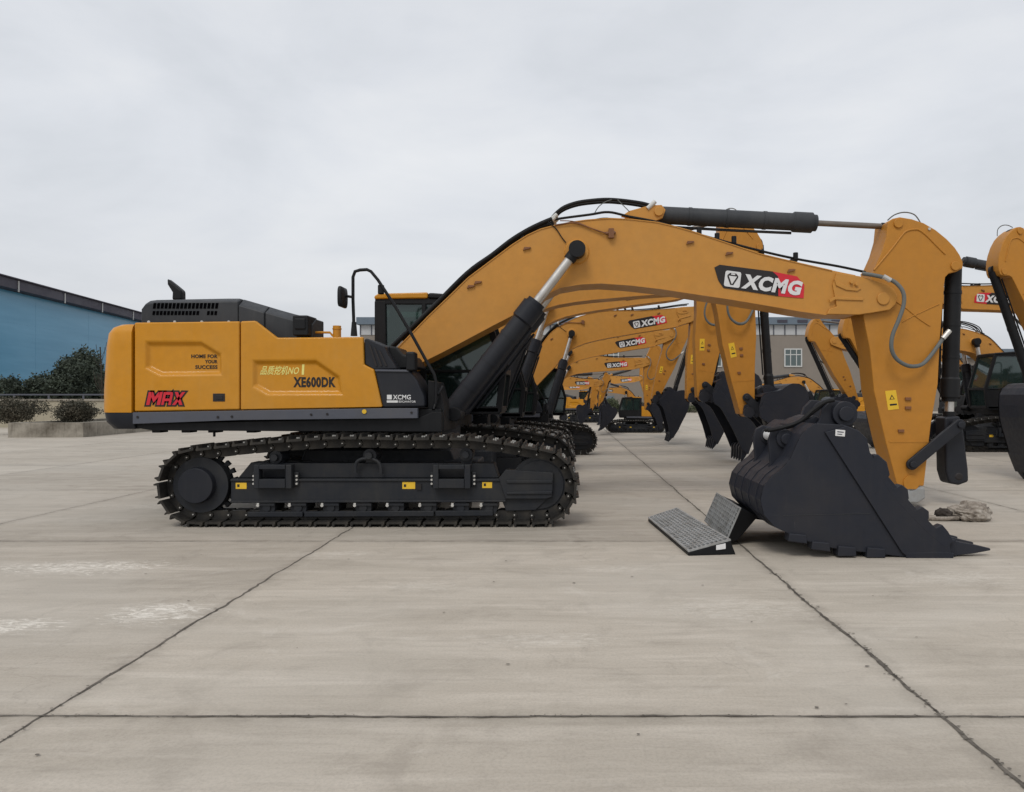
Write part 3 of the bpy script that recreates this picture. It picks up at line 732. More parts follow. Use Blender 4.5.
    d_.build('final_drive', 'dark', root, bev=.008)
    i_ = MB(); i_.cyl((cr[0],Y(.06),cr[1]),(cr[0],Y(.26),cr[1]),.375,n=40); i_.cyl((cr[0],Y(.04),cr[1]),(cr[0],Y(.08),cr[1]),.32,.30,n=40)
    i_.cyl((cr[0],Y(.0),cr[1]),(cr[0],Y(.08),cr[1]),.13,n=20); i_.build('idler_wheel', 'under', root, bev=.01)
    for px0, px1, py0, py1, d in ((231,242,484,490.2,0),(400,413,483.2,490.2,0),(481,491,483.3,489.3,0)):
        k_ = MB(); a = TL(px0,py1); b2 = TL(px1,py0); k_.box((a[0],min(Y(-.004),Y(.002)),a[1]),(b2[0],max(Y(-.004),Y(.002)),b2[1]))
        k_.box((a[0]+.02,min(Y(-.006),Y(.0)),a[1]+.025),(a[0]+.05,max(Y(-.006),Y(.0)),a[1]+.06),1); k_.build('warning_sticker', ['warn','ink'], root)
    z_ = MB(); a = TL(414.5,491); b2 = TL(419.5,485); z_.box((a[0],min(Y(-.02),Y(.002)),a[1]),(b2[0],max(Y(-.02),Y(.002)),b2[1])); z_.build('grease_port', 'ink', root)
undercarriage(-1); undercarriage(1)

# --- boom (origin at foot pin)
BD = 11.35; BW = MID-BD
FP = L(400,368,BD); TP = L(882,299,BD)
def rel(pts, D, o): return [(L(a,b_,D)[0]-o[0], L(a,b_,D)[1]-o[1]) for a, b_ in pts]
top = [(391,372),(393,356),(398,347),(428.6,315.5),(448,297),(468,277.5),(494,258),(512,244.5),(527,235),(540,229),(553,225.5),(570,222),(586,219.8),(609,218),(630,219),(657,222),(676,226.5),(693,231.3),(725,242),(760,253.6),(800,263),(832,270.3),(856,275)]
bot = [(858,314.5),(826,315),(800,311.5),(769,306),(730,299.5),(693,294),(660,289),(630,285.5),(601,283.5),(580,284.5),(560,288),(541,297),(514,314.7),(494,325),(461,342.6),(440,353.5),(418.7,364),(405,374),(397,378)]
bm_ = MB(); bprof = rel(top+bot, BD, FP); bm_.prism(bprof, -BW, BW)
boom = bm_.build('boom', 'boomy', root, loc=(FP[0],0,FP[1]), bev=.012, ang=20)
fl = MB()  # flange strips along bottom and top edges standing proud
def strip(edge, w, y0, y1, up):
    e = rel(edge, BD, FP)
    for i in range(len(e)-1):
        a, b_ = Vector(e[i]), Vector(e[i+1]); d = (b_-a).normalized(); nn = Vector((-d.y,d.x))*w*up
        fl.prism([tuple(a-nn), tuple(b_-nn), tuple(b_+nn*.15), tuple(a+nn*.15)], y0, y1)
strip(bot[1:18], .018, -BW-.016, BW+.016, 1); strip(top[2:22], .012, -BW-.012, BW+.012, 1)
fl.build('boom_flange', 'boomy', boom)
fk = MB()
fpl = rel([(826,314.4),(829,309),(836,307),(832,285),(836,273),(859,276.5),(885,284),(893,289),(896.5,296),(895,304),(889,310),(872,313),(858,315)], BD, FP)
for s in (-1,1): fk.prism(fpl, s*(BW+.0)-(.035 if s < 0 else -.001), s*(BW+.0)+(.001*-1 if s < 0 else .035))
fk.build('boom_fork', 'boomy', boom, bev=.012)
tpr = (TP[0]-FP[0], TP[1]-FP[1])
pn = MB(); pn.cyl((tpr[0],-BW-.06,tpr[1]),(tpr[0],BW+.06,tpr[1]),.095,n=24); pn.cyl((0,-BW-.09,0),(0,BW+.09,0),.13,n=24); pn.build('boom_pin', 'boomy', boom, bev=.01)
gl_ = MB()
for poly in ([(833,279),(838,283),(848,288),(860,289),(856,291.5),(845,290.5),(835,286)], [(828,300),(834,297),(862,298.5),(862,301),(834,300),(829,303)]):
    for s in (-1,1): gl_.prism(rel(poly, BD, FP), min(s*(BW+.035),s*(BW+.055)), max(s*(BW+.035),s*(BW+.055)))
for s in (-1,1):
    for px, py in ((850,283),(855,285)): 
        x, z = rel([(px,py)], BD, FP)[0]; gl_.cyl((x,s*(BW+.03),z),(x,s*(BW+.08),z),.025,n=8)
gl_.build('fork_rib', 'boomy', boom, bev=.006)
lg = MB()
for px, py in ((527,249),(471,287),(478,283),(690,243),(729,254),(791,271),(612,234)):
    x, z = rel([(px,py)], BD, FP)[0]
    for s in (-1,1): lg.prism([(x-.06,z-.025),(x+.05,z+.0),(x+.06,z+.025),(x-.04,z+.025)], min(s*BW,s*(BW+.035)), max(s*BW,s*(BW+.035)))
lg.build('welded_lug', 'rust', boom, bev=.004)
vb = MB(); x, z = rel([(611,234)], BD, FP)[0]; vb.box((x-.04,-BW-.08,z-.07),(x+.04,-BW,z+.07)); vb.cyl((x-.08,-BW-.05,z),(x+.06,-BW-.05,z+.01),.025,n=8); vb.tube([(x-.08,-BW-.05,z),(x-.3,-BW-.03,z+.08),(x-.55,-BW-.03,z+.16),(x-.85,-BW-.03,z+.13)], .009, 6); vb.build('grease_valve', 'rust', boom)
# brackets for the arm cylinder on top
BKp = rel([(657,215)], MID, FP)[0]
bk = MB()
for s in (-1,1):
    y0 = s*.17-.03; bk.prism(rel([(620,219.5),(628,214),(648,208.5),(660,208),(664,213),(661,221),(652,225)], MID, FP), y0, y0+.06)
bk.cyl((BKp[0],-.24,BKp[1]),(BKp[0],.24,BKp[1]),.07,n=16); bk.build('cylinder_bracket', 'boomy', boom, bev=.01)
# pin boss for boom cylinders
BCp = (L(577,250,11.2)[0]-FP[0], L(577,250,11.2)[1]-FP[1])
bs = MB(); 
for s in (-1,1): bs.cyl((BCp[0],s*(BW-.01),BCp[1]),(BCp[0],s*(BW+.035),BCp[1]),.2,.17,n=28)
bs.cyl((BCp[0],-.52,BCp[1]),(BCp[0],.52,BCp[1]),.07,n=16); bs.build('cylinder_boss', 'boomy', boom)
# hoses on the boom
def hose(name, pts, D, y, r, parent, o, mat='rubber', n=8):
    h = MB(); h.tube([(a, y, b_) for a, b_ in rel(pts, D, o)], r, n); return h.build(name, mat, parent, ang=60)
off = [(a-2.6,b_-3.2) for a, b_ in top[2:11]]
for y, r in ((-.2,.042),(-.1,.042),(.0,.045),(.1,.042),(.2,.042)): hose('boom_hose', [(391,349)]+off+[(551,221)], BD, y, r, boom, FP)
for y, q in ((-.16,0),(-.06,2),(.06,1),(.16,3)): hose('arched_hose', [(548,223),(553,214-q*.4),(562,206-q),(576,200.5-q),(592,198-q),(610,197-q),(632,199-q),(650,202.5-q),(664,208)], BD, y, .024, boom, FP)
for y in (-.2,.22): hose('boom_pipe', [(546,220),(560,217),(590,213),(609,210.5),(630,215),(660,221),(700,233),(760,249),(800,258),(840,265),(868,271)], BD, y, .019, boom, FP)
hose('loose_wire', [(548,222),(556,229),(562,238),(566,243)], BD, -.32, .008, boom, FP, 'black')
hose('loose_wire', [(594,213),(599,205),(606,200),(612,198)], BD, -.2, .007, boom, FP, 'greyhose')
hose('loose_wire', [(618,198),(624,204),(630,210)], BD, -.2, .007, boom, FP, 'greyhose')
hose('loose_wire', [(560,221),(575,222),(590,228),(600,232),(611,233)], BD, -.32, .008, boom, FP, 'rust')
for y in (-.26,-.14,.14): hose('boom_hose', [(391,346),(428,311),(466,273),(492,254),(510,240),(526,230),(540,223),(552,218)], BD, y, .03, boom, FP)
cp = MB()
for px, py in ((548,221),(522,235),(493,254),(462,277),(430,309),(700,233),(718,238),(735,242),(797,257.5)):
    x, z = rel([(px,py)], BD, FP)[0]; cp.box((x-.03,-.25,z-.05),(x+.03,.25,z+.02))
for px, py in ((700,230),(718,235.5),(735,238.5),(797,255)):
    x, z = rel([(px,py)], BD, FP)[0]; cp.cyl((x,-.23,z-.06),(x,-.23,z+.05),.04,n=8)
cp.build('hose_clamp', 'black', boom, bev=.008)
ft = MB()
for px, py in ((398,344),(551,219),(553,216),(652,203)):
    x, z = rel([(px,py)], BD, FP)[0]
    for y in (-.2,-.06,.1): ft.cyl((x-.06,y,z-.06),(x+.06,y,z+.05),.034,n=10)
ft.build('hose_fitting', 'bright', boom)
# brand sign
def sign(side):
    sg = MB(); y = side*(BW+.004)
    def q(pts): return rel(pts, BD, FP)
    blkp = q([(714.3,267.5),(719.5,264.8),(774,271.8),(778,300),(723.5,288.2),(718.2,280)])
    redp = q([(774,271.8),(798,276.8),(804.2,285.5),(803,297.2),(775.5,299),(776,290)])
    bp = q([(714.3,267.5),(719.5,264.8),(772.5,271.6),(778,276.5),(778,296.2),(723.5,288.0),(718.2,280.5)])
    rp = q([(772.5,271.6),(797,276.5),(804.2,285),(803.4,298.3),(778.2,296.2),(778,276.5)])
    sg.prism(bp, min(y,y+side*.006), max(y,y+side*.006), 0); sg.prism(rp, min(y,y+side*.006), max(y,y+side*.006), 1)
    yo = y+side*.010
    if side < 0: o, rot = q([(723.5,286.2)])[0], -math.atan2(10.2, 79)
    else: o, rot = q([(799.5,295.4)])[0], math.atan2(10.2, 79)
    c_, s_ = math.cos(rot), math.sin(rot); fx = -side
    def put(pts, mi, yy): sg.prism([(o[0]+(a*c_-b_*s_)*fx, o[1]+a*s_+b_*c_) for a, b_ in pts], min(yy,yy+side*.003), max(yy,yy+side*.003), mi)
    s0 = .24; rnd = []
    for cx, cy, a0 in ((s0-.03,.03,-90),(s0-.03,s0-.03,0),(.03,s0-.03,90),(.03,.03,180)):
        for i in range(4): a = R(a0+30*i); rnd.append((cx+.03*math.cos(a), cy+.03*math.sin(a)))
    put(rnd, 2, yo)
    put([(.035,.175),(.035,.15),(.095,.03),(.14,.03),(.20,.15),(.20,.175),(.165,.21),(.07,.21)], 0, yo+side*.002)
    put([(.055,.165),(.115,.045),(.12,.045),(.18,.165)], 2, yo+side*.004)
    put([(.085,.185),(.15,.185),(.145,.205),(.09,.205)], 2, yo+side*.0045)
    vs, fs = text_geo('XCMG', .89, .225, .16, .055, .002)
    sg.add([(o[0]+((p.x+.262)*c_-p.y*s_)*fx, yo+side*(.002+p.z), o[1]+(p.x+.262)*s_+p.y*c_-.0) for p in vs], fs, 2)
    return sg.build('brand_sign', ['ink','red','white'], boom, smooth=False)
sign(-1); sign(1)

# --- arm (origin at boom tip pin)
AD = 11.40; AW = MID-AD
aprof = [(888,222),(893,218.5),(900,217),(912,219),(924,223),(936,230),(947,239),(955,247.5),(960,255),(963,262),(963,268),(957,271.5),(949,273.5),(945.5,277),(944.5,284),(942.5,310),(940,341),(938,384),(931,425),(927,460),(924,486),(897.5,486),(885.5,441),(874,391),(870,350),(866,330),(863,314),(866,292),(873,272),(882,252),(886.6,236)]
am = MB(); am.prism(rel(aprof, AD, TP), -AW, AW)
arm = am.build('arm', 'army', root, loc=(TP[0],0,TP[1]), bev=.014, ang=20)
ar = MB()
for pts, r in (([(874,270),(884,258),(893,247),(903,234),(908,230.5),(914,229.5),(919,230),(926,235),(936,245),(945,254)], .014), ([(895,301),(906,308),(918,318),(930,326)], .010), ([(902,322),(915,315),(930,308),(939,304)], .008)):
    for s in (-1,1): ar.tube([(a, s*(AW+.003), b_) for a, b_ in rel(pts, AD, TP)], r, 8)
ar.prism(rel([(889,441),(928.5,441),(928.4,442.5),(889.3,442.5)], AD, TP), -AW-.006, AW+.006)
ar.build('arm_rib', 'army', arm)
ap = MB()
for px, py, r in ((898,223.5,.07),(955,266,.07)):
    x, z = rel([(px,py)], AD, TP)[0]; ap.cyl((x,-AW-.03,z),(x,AW+.03,z),r,n=20)
ap.build('arm_pin', 'army', arm, bev=.008)
al = MB()
for px, py in ((908,399),(908,408),(901,431)):
    x, z = rel([(px,py)], AD, TP)[0]
    for s in (-1,1): al.box((x-.05,min(s*AW,s*(AW+.03)),z-.02),(x+.04,max(s*AW,s*(AW+.03)),z+.025))
al.build('arm_lug', 'rust', arm, bev=.006)
ws = MB()
ws.prism(rel([(885,391),(895.8,390),(898.8,409),(888,410.2)], AD, TP), -AW-.005, -AW+.002)
ws.prism(rel([(889.3,399.6),(891.6,394.6),(894.6,399.2)], AD, TP), -AW-.007, -AW-.003, 1)
ws.prism(rel([(889.5,404),(896.5,403.4),(896.9,405),(890,405.8)], AD, TP), -AW-.007, -AW-.003, 1)
ws.prism(rel([(890.4,399.0),(891.7,396.2),(893.5,398.8)], AD, TP), -AW-.009, -AW-.006, 0)
ws.build('warning_sticker', ['warn','ink'], arm, smooth=False)
sv = MB(); x, z = rel([(929,229)], AD, TP)[0]; sv.cyl((x,-AW-.02,z),(x,-AW,z),.022,n=8); sv.build('grease_fitting', 'bright', arm)
lp = MB(); lp.tube([(a, .05, b_) for a, b_ in rel([(889,219.5),(896,214),(906,211.5),(916,214),(922,222)], MID, TP)], .010, 8); lp.build('wire_loop', 'greyhose', arm)
EP = L(911,484,AD); epr = (EP[0]-TP[0], EP[1]-TP[1])
ae = MB(); ae.cyl((epr[0],-AW-.02,epr[1]+.02),(epr[0],AW+.02,epr[1]+.02),.12,n=24); ae.build('arm_end_boss', 'army', arm)
aw = MB(); aw.prism(rel([(896.5,487),(924.5,487),(925.5,498),(918,503),(903,503),(899,497)], AD, TP), -AW-.02, AW+.02); wrap = aw.build('plastic_wrap', 'wrap', arm, bev=.03, seg=3)
h = MB()
h.tube([(a, y, b_) for (a, b_), y in zip(rel([(868,271),(880,274),(892,278),(900,284),(905,293),(905,305),(900,320),(894,335),(893,348),(898,358),(908,364.5),(918,366),(928,363.5),(938,355),(948,343),(958,330)], 11.1, TP), [-.33,-.4,-.45,-.48,-.5,-.5,-.5,-.5,-.5,-.48,-.46,-.42,-.38,-.32,-.28,-.24])], .03, 12)
ho_ = h.build('arm_hose', 'greyhose', root, loc=(TP[0],0,TP[1]), ang=60)
h = MB()
for a, b2_ in (((886,275.5),(893,279.5)),((952,337),(959,329))):
    p, q = rel([a, b2_], 11.1, TP); yy = -.46 if a[0] < 900 else -.28
    h.cyl((p[0],yy,p[1]),(q[0],yy,q[1]),.038,n=10)
h.build('hose_fitting', 'bright', ho_)

# --- cylinders: barrel along +X from its base eye; rod runs along -X from its end eye
def barrel(name, r, length, eye, y, parent, mat='dark', flange=True):
    b_ = MB(); b_.cyl((0,y,0),(length,y,0),r,n=28)
    b_.cyl((0,y-eye*.55,0),(0,y+eye*.55,0),eye*.75,n=20); b_.cyl((-.0,y,0),(.12,y,0),r*.8,r,n=20)
    if flange:
        b_.cyl((length-.30,y,0),(length-.02,y,0),r*1.17,n=28); b_.cyl((length-.33,y,0),(length-.30,y,0),r,r*1.17,n=28,cap=False); b_.cyl((length-.02,y,0),(length+.05,y,0),r*.95,n=28)
        for k in range(3): b_.cyl((length*.2+length*.24*k,y,0),(length*.2+length*.24*k+.05,y,0),r*1.06,n=28)
        b_.tube([(.15,y+r*.3,-r-.03),(length*.5,y+r*.3,-r-.035),(length-.32,y+r*.3,-r-.03)], .022, 8)
    return b_.build(name, mat, parent, ang=40)
def rod(name, r, length, eye, y, parent, w=None, mat='chrome'):
    b_ = MB(); b_.cyl((-length,y,0),(-eye*.6,y,0),r,n=24); w = w or eye*1.1
    b_.cyl((0,y-w/2,0),(0,y+w/2,0),eye,n=24,mi=1); b_.cyl((-eye-.07,y,0),(-eye*.5,y,0),r*1.3,n=20,mi=1)
    return b_.build(name, [mat,'black'], parent, ang=40)
def aim(o, p, q, scale=1.0):
    d = Vector((q[0]-p[0], q[1]-p[1])); a = math.atan2(d.y, d.x)
    o.location = (p[0], 0, p[1]); o.rotation_euler = (0,-a,0); o.scale = (scale,)*3
BCL = (L(452,410,11.1)[0], L(452,410,11.1)[1])
bar_l = barrel('boom_cylinder', .15, 2.02, .16, -.47, root); rod_l = rod('boom_cylinder_rod', .070, 1.9, .125, -.47, root, .2)
bar_r = barrel('boom_cylinder', .15, 2.02, .16, .47, root); rod_r = rod('boom_cylinder_rod', .070, 1.9, .125, .47, root, .2)
acb = barrel('arm_cylinder', .135, 2.45, .12, 0, root, 'hood'); acr = rod('arm_cylinder_rod', .045, 2.3, .11, 0, root, mat='oilrod')
bcb = barrel('bucket_cylinder', .122, 2.1, .12, 0, root, 'black'); bcr = rod('bucket_cylinder_rod', .07, 2.0, .11, 0, root)
ARM_EYE = rel([(893,227)], MID, TP)[0]; BUC_EYE = rel([(953.5,264)], MID, TP)[0]
# linkage
def link_mesh(name, l, w, ys, mat='dark', th=.06):
    b_ = MB()
    for y in ys:
        pts = []
        for i in range(9): a = R(90+22.5*i); pts.append((w*math.cos(a), w*math.sin(a)))
        for i in range(9): a = R(-90+22.5*i); pts.append((l+w*math.cos(a), w*math.sin(a)))
        b_.prism(pts, y-th/2, y+th/2)
    for x in (0,l): b_.cyl((x,min(ys)-.07,0),(x,max(ys)+.07,0),w*.6,n=16)
    return b_
S1 = rel([(910,464)], AD, TP)[0]; PV1 = rel([(949,424)], MID, TP)[0]
L1 = math.hypot(PV1[0]-S1[0], PV1[1]-S1[1]); L2 = .84
l1 = link_mesh('side_link', L1, .085, (-AW-.06, AW+.06)).build('side_link', 'dark', root, bev=.015)
b_ = MB(); b_.prism([(-.13,-.14),(.1,-.15),(L2-.1,-.19),(L2+.1,-.15),(L2+.14,0),(L2+.1,.15),(L2-.1,.16),(.1,.14),(-.13,.1)], -.16, .16); b_.cyl((L2,-.17,0),(L2,.17,0),.075,n=20,mi=1); b_.cyl((0,-.3,0),(0,.3,0),.08,n=16)
l2 = b_.build('bucket_link', ['dark','ink'], root, bev=.04, seg=3)

# --- bucket: profile measured on the near plate, pin at origin, teeth toward -x
KD = 7.8
PIN = W(832,413,8.55)
def K(pts, D=KD): return [(-(W(a,b_,D)[0]-PIN[0]), W(a,b_,D)[1]-PIN[1]) for a, b_ in pts]
plate = K([(808,428),(815,423.5),(843,424.8),(858,430),(866,437.5),(869,452),(876,463),(893,483),(912,505),(932,525),(948,539),(951,552),(949,558),(908,557.5),(874,553),(847,550.5),(821,546),(796,537),(774.5,527),(764,515),(760.5,500),(764,486),(771,477),(783,468),(791,458),(797,444),(802,434)])
shell_c = K([(815,423.5),(808,428),(802,434),(797,444),(791,458),(783,468),(771,477),(764,486),(760.5,500),(764,515),(774.5,527),(796,537),(821,546),(847,550.5),(874,553),(908,557.5),(949,558)])
KW = .76
def offs(c, d):
    out = []
    for i in range(len(c)):
        a = Vector(c[max(i-1,0)]); b_ = Vector(c[min(i+1,len(c)-1)]); t = (b_-a).normalized(); out.append((c[i][0]-t.y*d, c[i][1]+t.x*d))
    return out
def bucket_shell(mb):
    inner = offs(shell_c, -.035)
    cx = sum(p[0] for p in shell_c)/len(shell_c); cz = sum(p[1] for p in shell_c)/len(shell_c)
    # choose offset to the inside
    t = offs(shell_c, .035)
    if math.dist(t[8], (cx,cz)) < math.dist(inner[8], (cx,cz)): inner = t
    for i in range(len(shell_c)-1):
        mb.prism([shell_c[i], shell_c[i+1], inner[i+1], inner[i]], -KW+.002, KW-.002)
def side_plates(mb, s):
    y = s*KW; mb.prism(plate, min(y,y-s*.035), max(y,y-s*.035))
def side_cutter(mb, s):
    y = s*KW
    mb.prism(K([(824,432),(829,431),(846,426),(858,431),(866,438.5),(869,452),(876,463),(893,483),(912,505),(932,525),(948,540),(950,556.5),(906,556),(901,552)]), min(y+s*.002,y+s*.028), max(y+s*.002,y+s*.028))
def shrouds(mb, s):
    y = s*KW
    P0 = [(872,455),(877,454),(886,462),(889,474),(886,481),(893,488),(900,484),(907,489),(908,498),(906,503),(913,510),(921,506),(928,511),(928,518),(926,522),(933,528),(941,524),(947,531),(953,541),(944,548),(925,532),(905,512),(888,492),(874,470)]
    mb.prism(K(P0), min(y+s*.01,y-s*.06)-.02, max(y+s*.01,y-s*.06)+.02)
def tooth(y, px_=(934,950,962,978,995), wk=1.0):
    t = MB(); c = K([(938,547)])[0]; tip = K([(988,551)])[0]; c2 = K([(950,541)])[0]
    xs_ = [K([(p,0)])[0][0] for p in px_]; zt_ = [K([(0,p)])[0][1] for p in (541,539,543,546,550)]; zb_ = [K([(0,p)])[0][1] for p in (557,558,556,554.5,552)]
    hw = [a_*wk for a_ in (.065,.075,.06,.045,.022)]; vs = []
    for i in range(5): vs += [(xs_[i],y-hw[i],zb_[i]),(xs_[i],y+hw[i],zb_[i]),(xs_[i],y+hw[i]*.8,zt_[i]),(xs_[i],y-hw[i]*.8,zt_[i])]
    fs = [(i*4+k, i*4+(k+1)%4, (i+1)*4+(k+1)%4, (i+1)*4+k) for i in range(4) for k in range(4)]+[(3,2,1,0),(16,17,18,19)]
    t.add(vs, fs)
    if wk == 1.0:
        xa = K([(929,0)])[0][0]; xb = K([(957,0)])[0][0]; za = K([(0,536)])[0][1]; zb2 = K([(0,559)])[0][1]
        t.prism([(xa,za),(xb,za-.045),(xb,zb2+.03),(xa,zb2)], y-.085, y+.085)
    return t
def ears(mb, ys=(-.36,.36)):
    for y in ys:
        mb.prism(K([(758,486),(764,474),(768,462),(767,450),(766,440),(769,431),(776,427),(785,429),(791,437),(797,441),(808,432),(816,420),(820,408),(828,400),(838,401),(845,410),(845,423),(846,436),(815,450),(795,470),(778,486)], 8.3), y-.03, y+.03)
p1 = K([(781,438)], 8.35)[0]
LNK = p1
def pins(mb):
    mb.cyl((0,-.42,0),(0,-.28,0),.135,n=28); mb.cyl((0,.28,0),(0,.42,0),.135,n=28); mb.cyl((0,.42,0),(0,.46,0),.08,n=20)
    mb.cyl((p1[0],-.42,p1[1]),(p1[0],-.28,p1[1]),.10,n=28); mb.cyl((p1[0],.28,p1[1]),(p1[0],.40,p1[1]),.10,n=28); mb.cyl((p1[0],.40,p1[1]),(p1[0],.44,p1[1]),.06,n=16)
def edge_mesh(mb):
    mb.prism(K([(905,557.6),(905,552),(948,551.5),(953,553),(952,558.5)]), -KW-.03, KW+.03)
def heels(s):
    o_ = []
    for (px, py) in ((797,540),(820,548),(846,552.5),(875,554)):
        m_ = MB(); x, z = K([(px,py)])[0]; w = .10
        m_.prism([(x-w,z-.035),(x+w,z-.01 if px < 830 else z-.035),(x+w*.9,z+.075),(x-w*.9,z+.06)], min(s*(KW-.12),s*(KW+.035)), max(s*(KW-.12),s*(KW+.035))); o_.append(m_)
    return o_
# attached-bucket prototype: part 'bucket' with sub-parts
proto_b = MB(); bucket_shell(proto_b); side_plates(proto_b,-1); side_plates(proto_b,1)
TY = [-.66,-.33,0,.33,.66]
def bucket_at(parent_root):
    b0 = proto_b.build('bucket', 'bucket', parent_root, ang=25)
    q = MB(); side_cutter(q,-1); side_cutter(q,1); edge_mesh(q); q.build('cutting_edge', 'bucket', b0, bev=.006)
    q = MB(); ears(q, (-.3,.3)); pins(q); q.build('bucket_ear', 'bucket', b0)
    for y in TY: tooth(y, (934,944,952,962,975), 1.5).build('tooth', 'bucket', b0)
    return b0

# ------------------------------------------------------------------ posing
PARTS = dict(boom=boom, arm=arm, hose=ho_, bl=bar_l, rl=rod_l, br=bar_r, rr=rod_r, ab=acb, ar=acr, bb=bcb, br2=bcr, l1=l1, l2=l2)
tip_ang = math.atan2(tpr[1], tpr[0]); tip_len = math.hypot(*tpr); ep_ang = math.atan2(epr[1], epr[0]); ep_len = math.hypot(*epr)
def rot2(p, a, s=1.0): return (s*(p[0]*math.cos(a)-p[1]*math.sin(a)), s*(p[0]*math.sin(a)+p[1]*math.cos(a)))
def add2(p, q): return (p[0]+q[0], p[1]+q[1])
def pose(Pt, Fp, Tp, Ep, wid=1.0, bucket=None, bdir=None, ks=1.0, cylk=None, ax=1.0):
    v = (Tp[0]-Fp[0], Tp[1]-Fp[1]); kb = math.hypot(*v)/tip_len; ab = math.atan2(v[1], v[0])-tip_ang
    o = Pt['boom']; o.location = (Fp[0],0,Fp[1]); o.rotation_euler = (0,-ab,0); o.scale = (kb,wid,kb)
    v = (Ep[0]-Tp[0], Ep[1]-Tp[1]); ev = (epr[0]*ax, epr[1]); ka = math.hypot(*v)/math.hypot(*ev); aa = math.atan2(v[1], v[0])-math.atan2(ev[1], ev[0])
    sx_ = lambda p: (p[0]*ax, p[1])
    for nme in ('arm','hose'):
        o = Pt[nme]; o.location = (Tp[0],0,Tp[1]); o.rotation_euler = (0,-aa,0); o.scale = (ka*ax,wid,ka)
    bc = add2(Fp, rot2(BCp, ab, kb)); ck = cylk or 1.0
    d = math.dist(BCL, bc); ck = min(1.0, d/2.45) if not cylk else cylk
    for n_ in ('bl','br'): aim(Pt[n_], BCL, bc); Pt[n_].scale = (min(1.15, max(.6, d*.66/2.02)),1,1)
    for n_ in ('rl','rr'): aim(Pt[n_], bc, (2*bc[0]-BCL[0], 2*bc[1]-BCL[1])); 
    a0 = add2(Fp, rot2(BKp, ab, kb)); a1 = add2(Tp, rot2(sx_(ARM_EYE), aa, ka)); d = math.dist(a0, a1)
    aim(Pt['ab'], a0, a1); Pt['ab'].scale = (min(1.1, d*.66/2.45),)+(min(1,kb*1.05),)*2; aim(Pt['ar'], a1, (2*a1[0]-a0[0], 2*a1[1]-a0[1])); Pt['ar'].scale = (min(1,d/2.6),1,1)
    b0 = add2(Tp, rot2(sx_(BUC_EYE), aa, ka)); s1 = add2(Tp, rot2(sx_(S1), aa, ka))
    if bucket is None:
        pv = add2(Tp, rot2(PV1, aa, ka)); lk = add2(pv, (.07*ka,-.80*ka))
    else:
        tip = K([(988,551)])[0]; ta = math.atan2(tip[1], tip[0]); rb = bdir-ta
        bucket.location = (Ep[0],0,Ep[1]); bucket.rotation_euler = (0,-rb,0); bucket.scale = (ks,wid,ks)
        lk = add2(Ep, rot2(LNK, rb, ks)); r1_, r2_ = L1*ka*.9, L2*ka*.9
        d = math.dist(s1, lk); d_ = min(max(d, abs(r1_-r2_)+.02), r1_+r2_-.02)
        a = math.acos(max(-1, min(1, (r1_**2+d_**2-r2_**2)/(2*r1_*d_)))); th = math.atan2(lk[1]-s1[1], lk[0]-s1[0])
        c1 = add2(s1, (r1_*math.cos(th+a), r1_*math.sin(th+a))); c2 = add2(s1, (r1_*math.cos(th-a), r1_*math.sin(th-a)))
        pv = c1 if c1[0] > c2[0] else c2
    d = math.dist(b0, pv); aim(Pt['bb'], b0, pv); Pt['bb'].scale = (d*.84/2.1, min(1,ka)*(1 if ax == 1 else .8), min(1,ka)*(1 if ax == 1 else .8)); aim(Pt['br2'], pv, (2*pv[0]-b0[0], 2*pv[1]-b0[1])); Pt['br2'].scale = (d/2.3,1,1)
    aim(Pt['l1'], s1, pv); Pt['l1'].scale = (math.dist(s1,pv)/L1, wid, ka); aim(Pt['l2'], pv, lk); Pt['l2'].scale = (math.dist(pv,lk)/L2, wid, ka)
pose(PARTS, FP, TP, EP)

# ------------------------------------------------------------------ other excavators
kids = list(root.children)
SKIP = {'lettering','model_lettering','slogan_lettering','brand_lettering','box_lettering','box_logo','box_caption','plastic_wrap','track_shoe','step_bolt','skirt_bolt','roller_bolt','door_latch'}
bk_proto_root = None
bproto = None
def copy_machine(name_loc, rz, k, ground_far=False):
    r_ = empty('excavator', name_loc, rz); r_.scale = (k,k,k); Pt = {}
    inv = {id(v): key for key, v in PARTS.items()}
    for ch in kids:
        if ch.name.split('.')[0] in SKIP: continue
        if ch is chain:
            c_ = mt.copy(); C.objects.link(c_); c_.parent = r_; c_.location = (0, TY0+.31, 0); continue
        c_ = ch.copy(); C.objects.link(c_); c_.parent = r_
        for g_ in ch.children:
            if g_.name.split('.')[0] in SKIP: continue
            d_ = g_.copy(); C.objects.link(d_); d_.parent = c_
        if id(ch) in inv: Pt[inv[id(ch)]] = c_
    return r_, Pt
def machine(D, k, Xc, Fw, Tw, Ew, tipdir, ks, label, facing=1, wid=1.0):
    global bproto
    r_, Pt = copy_machine((Xc, D, 0), 0 if facing > 0 else math.pi, k)
    def lc(p): return ((p[0]-Xc)*facing/k, p[1]/k)
    if bproto is None:
        b_ = bproto = bucket_at(r_)
    else:
        b_ = bproto.copy(); C.objects.link(b_); b_.parent = r_
        for g_ in bproto.children: d_ = g_.copy(); C.objects.link(d_); d_.parent = b_
    td = math.atan2(tipdir[1], tipdir[0]*facing)
    pose(Pt, lc(Fw), lc(Tw), lc(Ew), wid, b_, td, ks/k, ax=.72)
    tag(r_, label, 'excavator', 'yellow excavators parked in rows in the yard')
    return r_
machine(15.5, .88, -2.3, (-2.25,2.0), (3.15,4.15), (3.70,1.36), (.5,-.87), .80, 'ochre excavator right behind the largest one, bucket tipped out level behind the detached bucket')
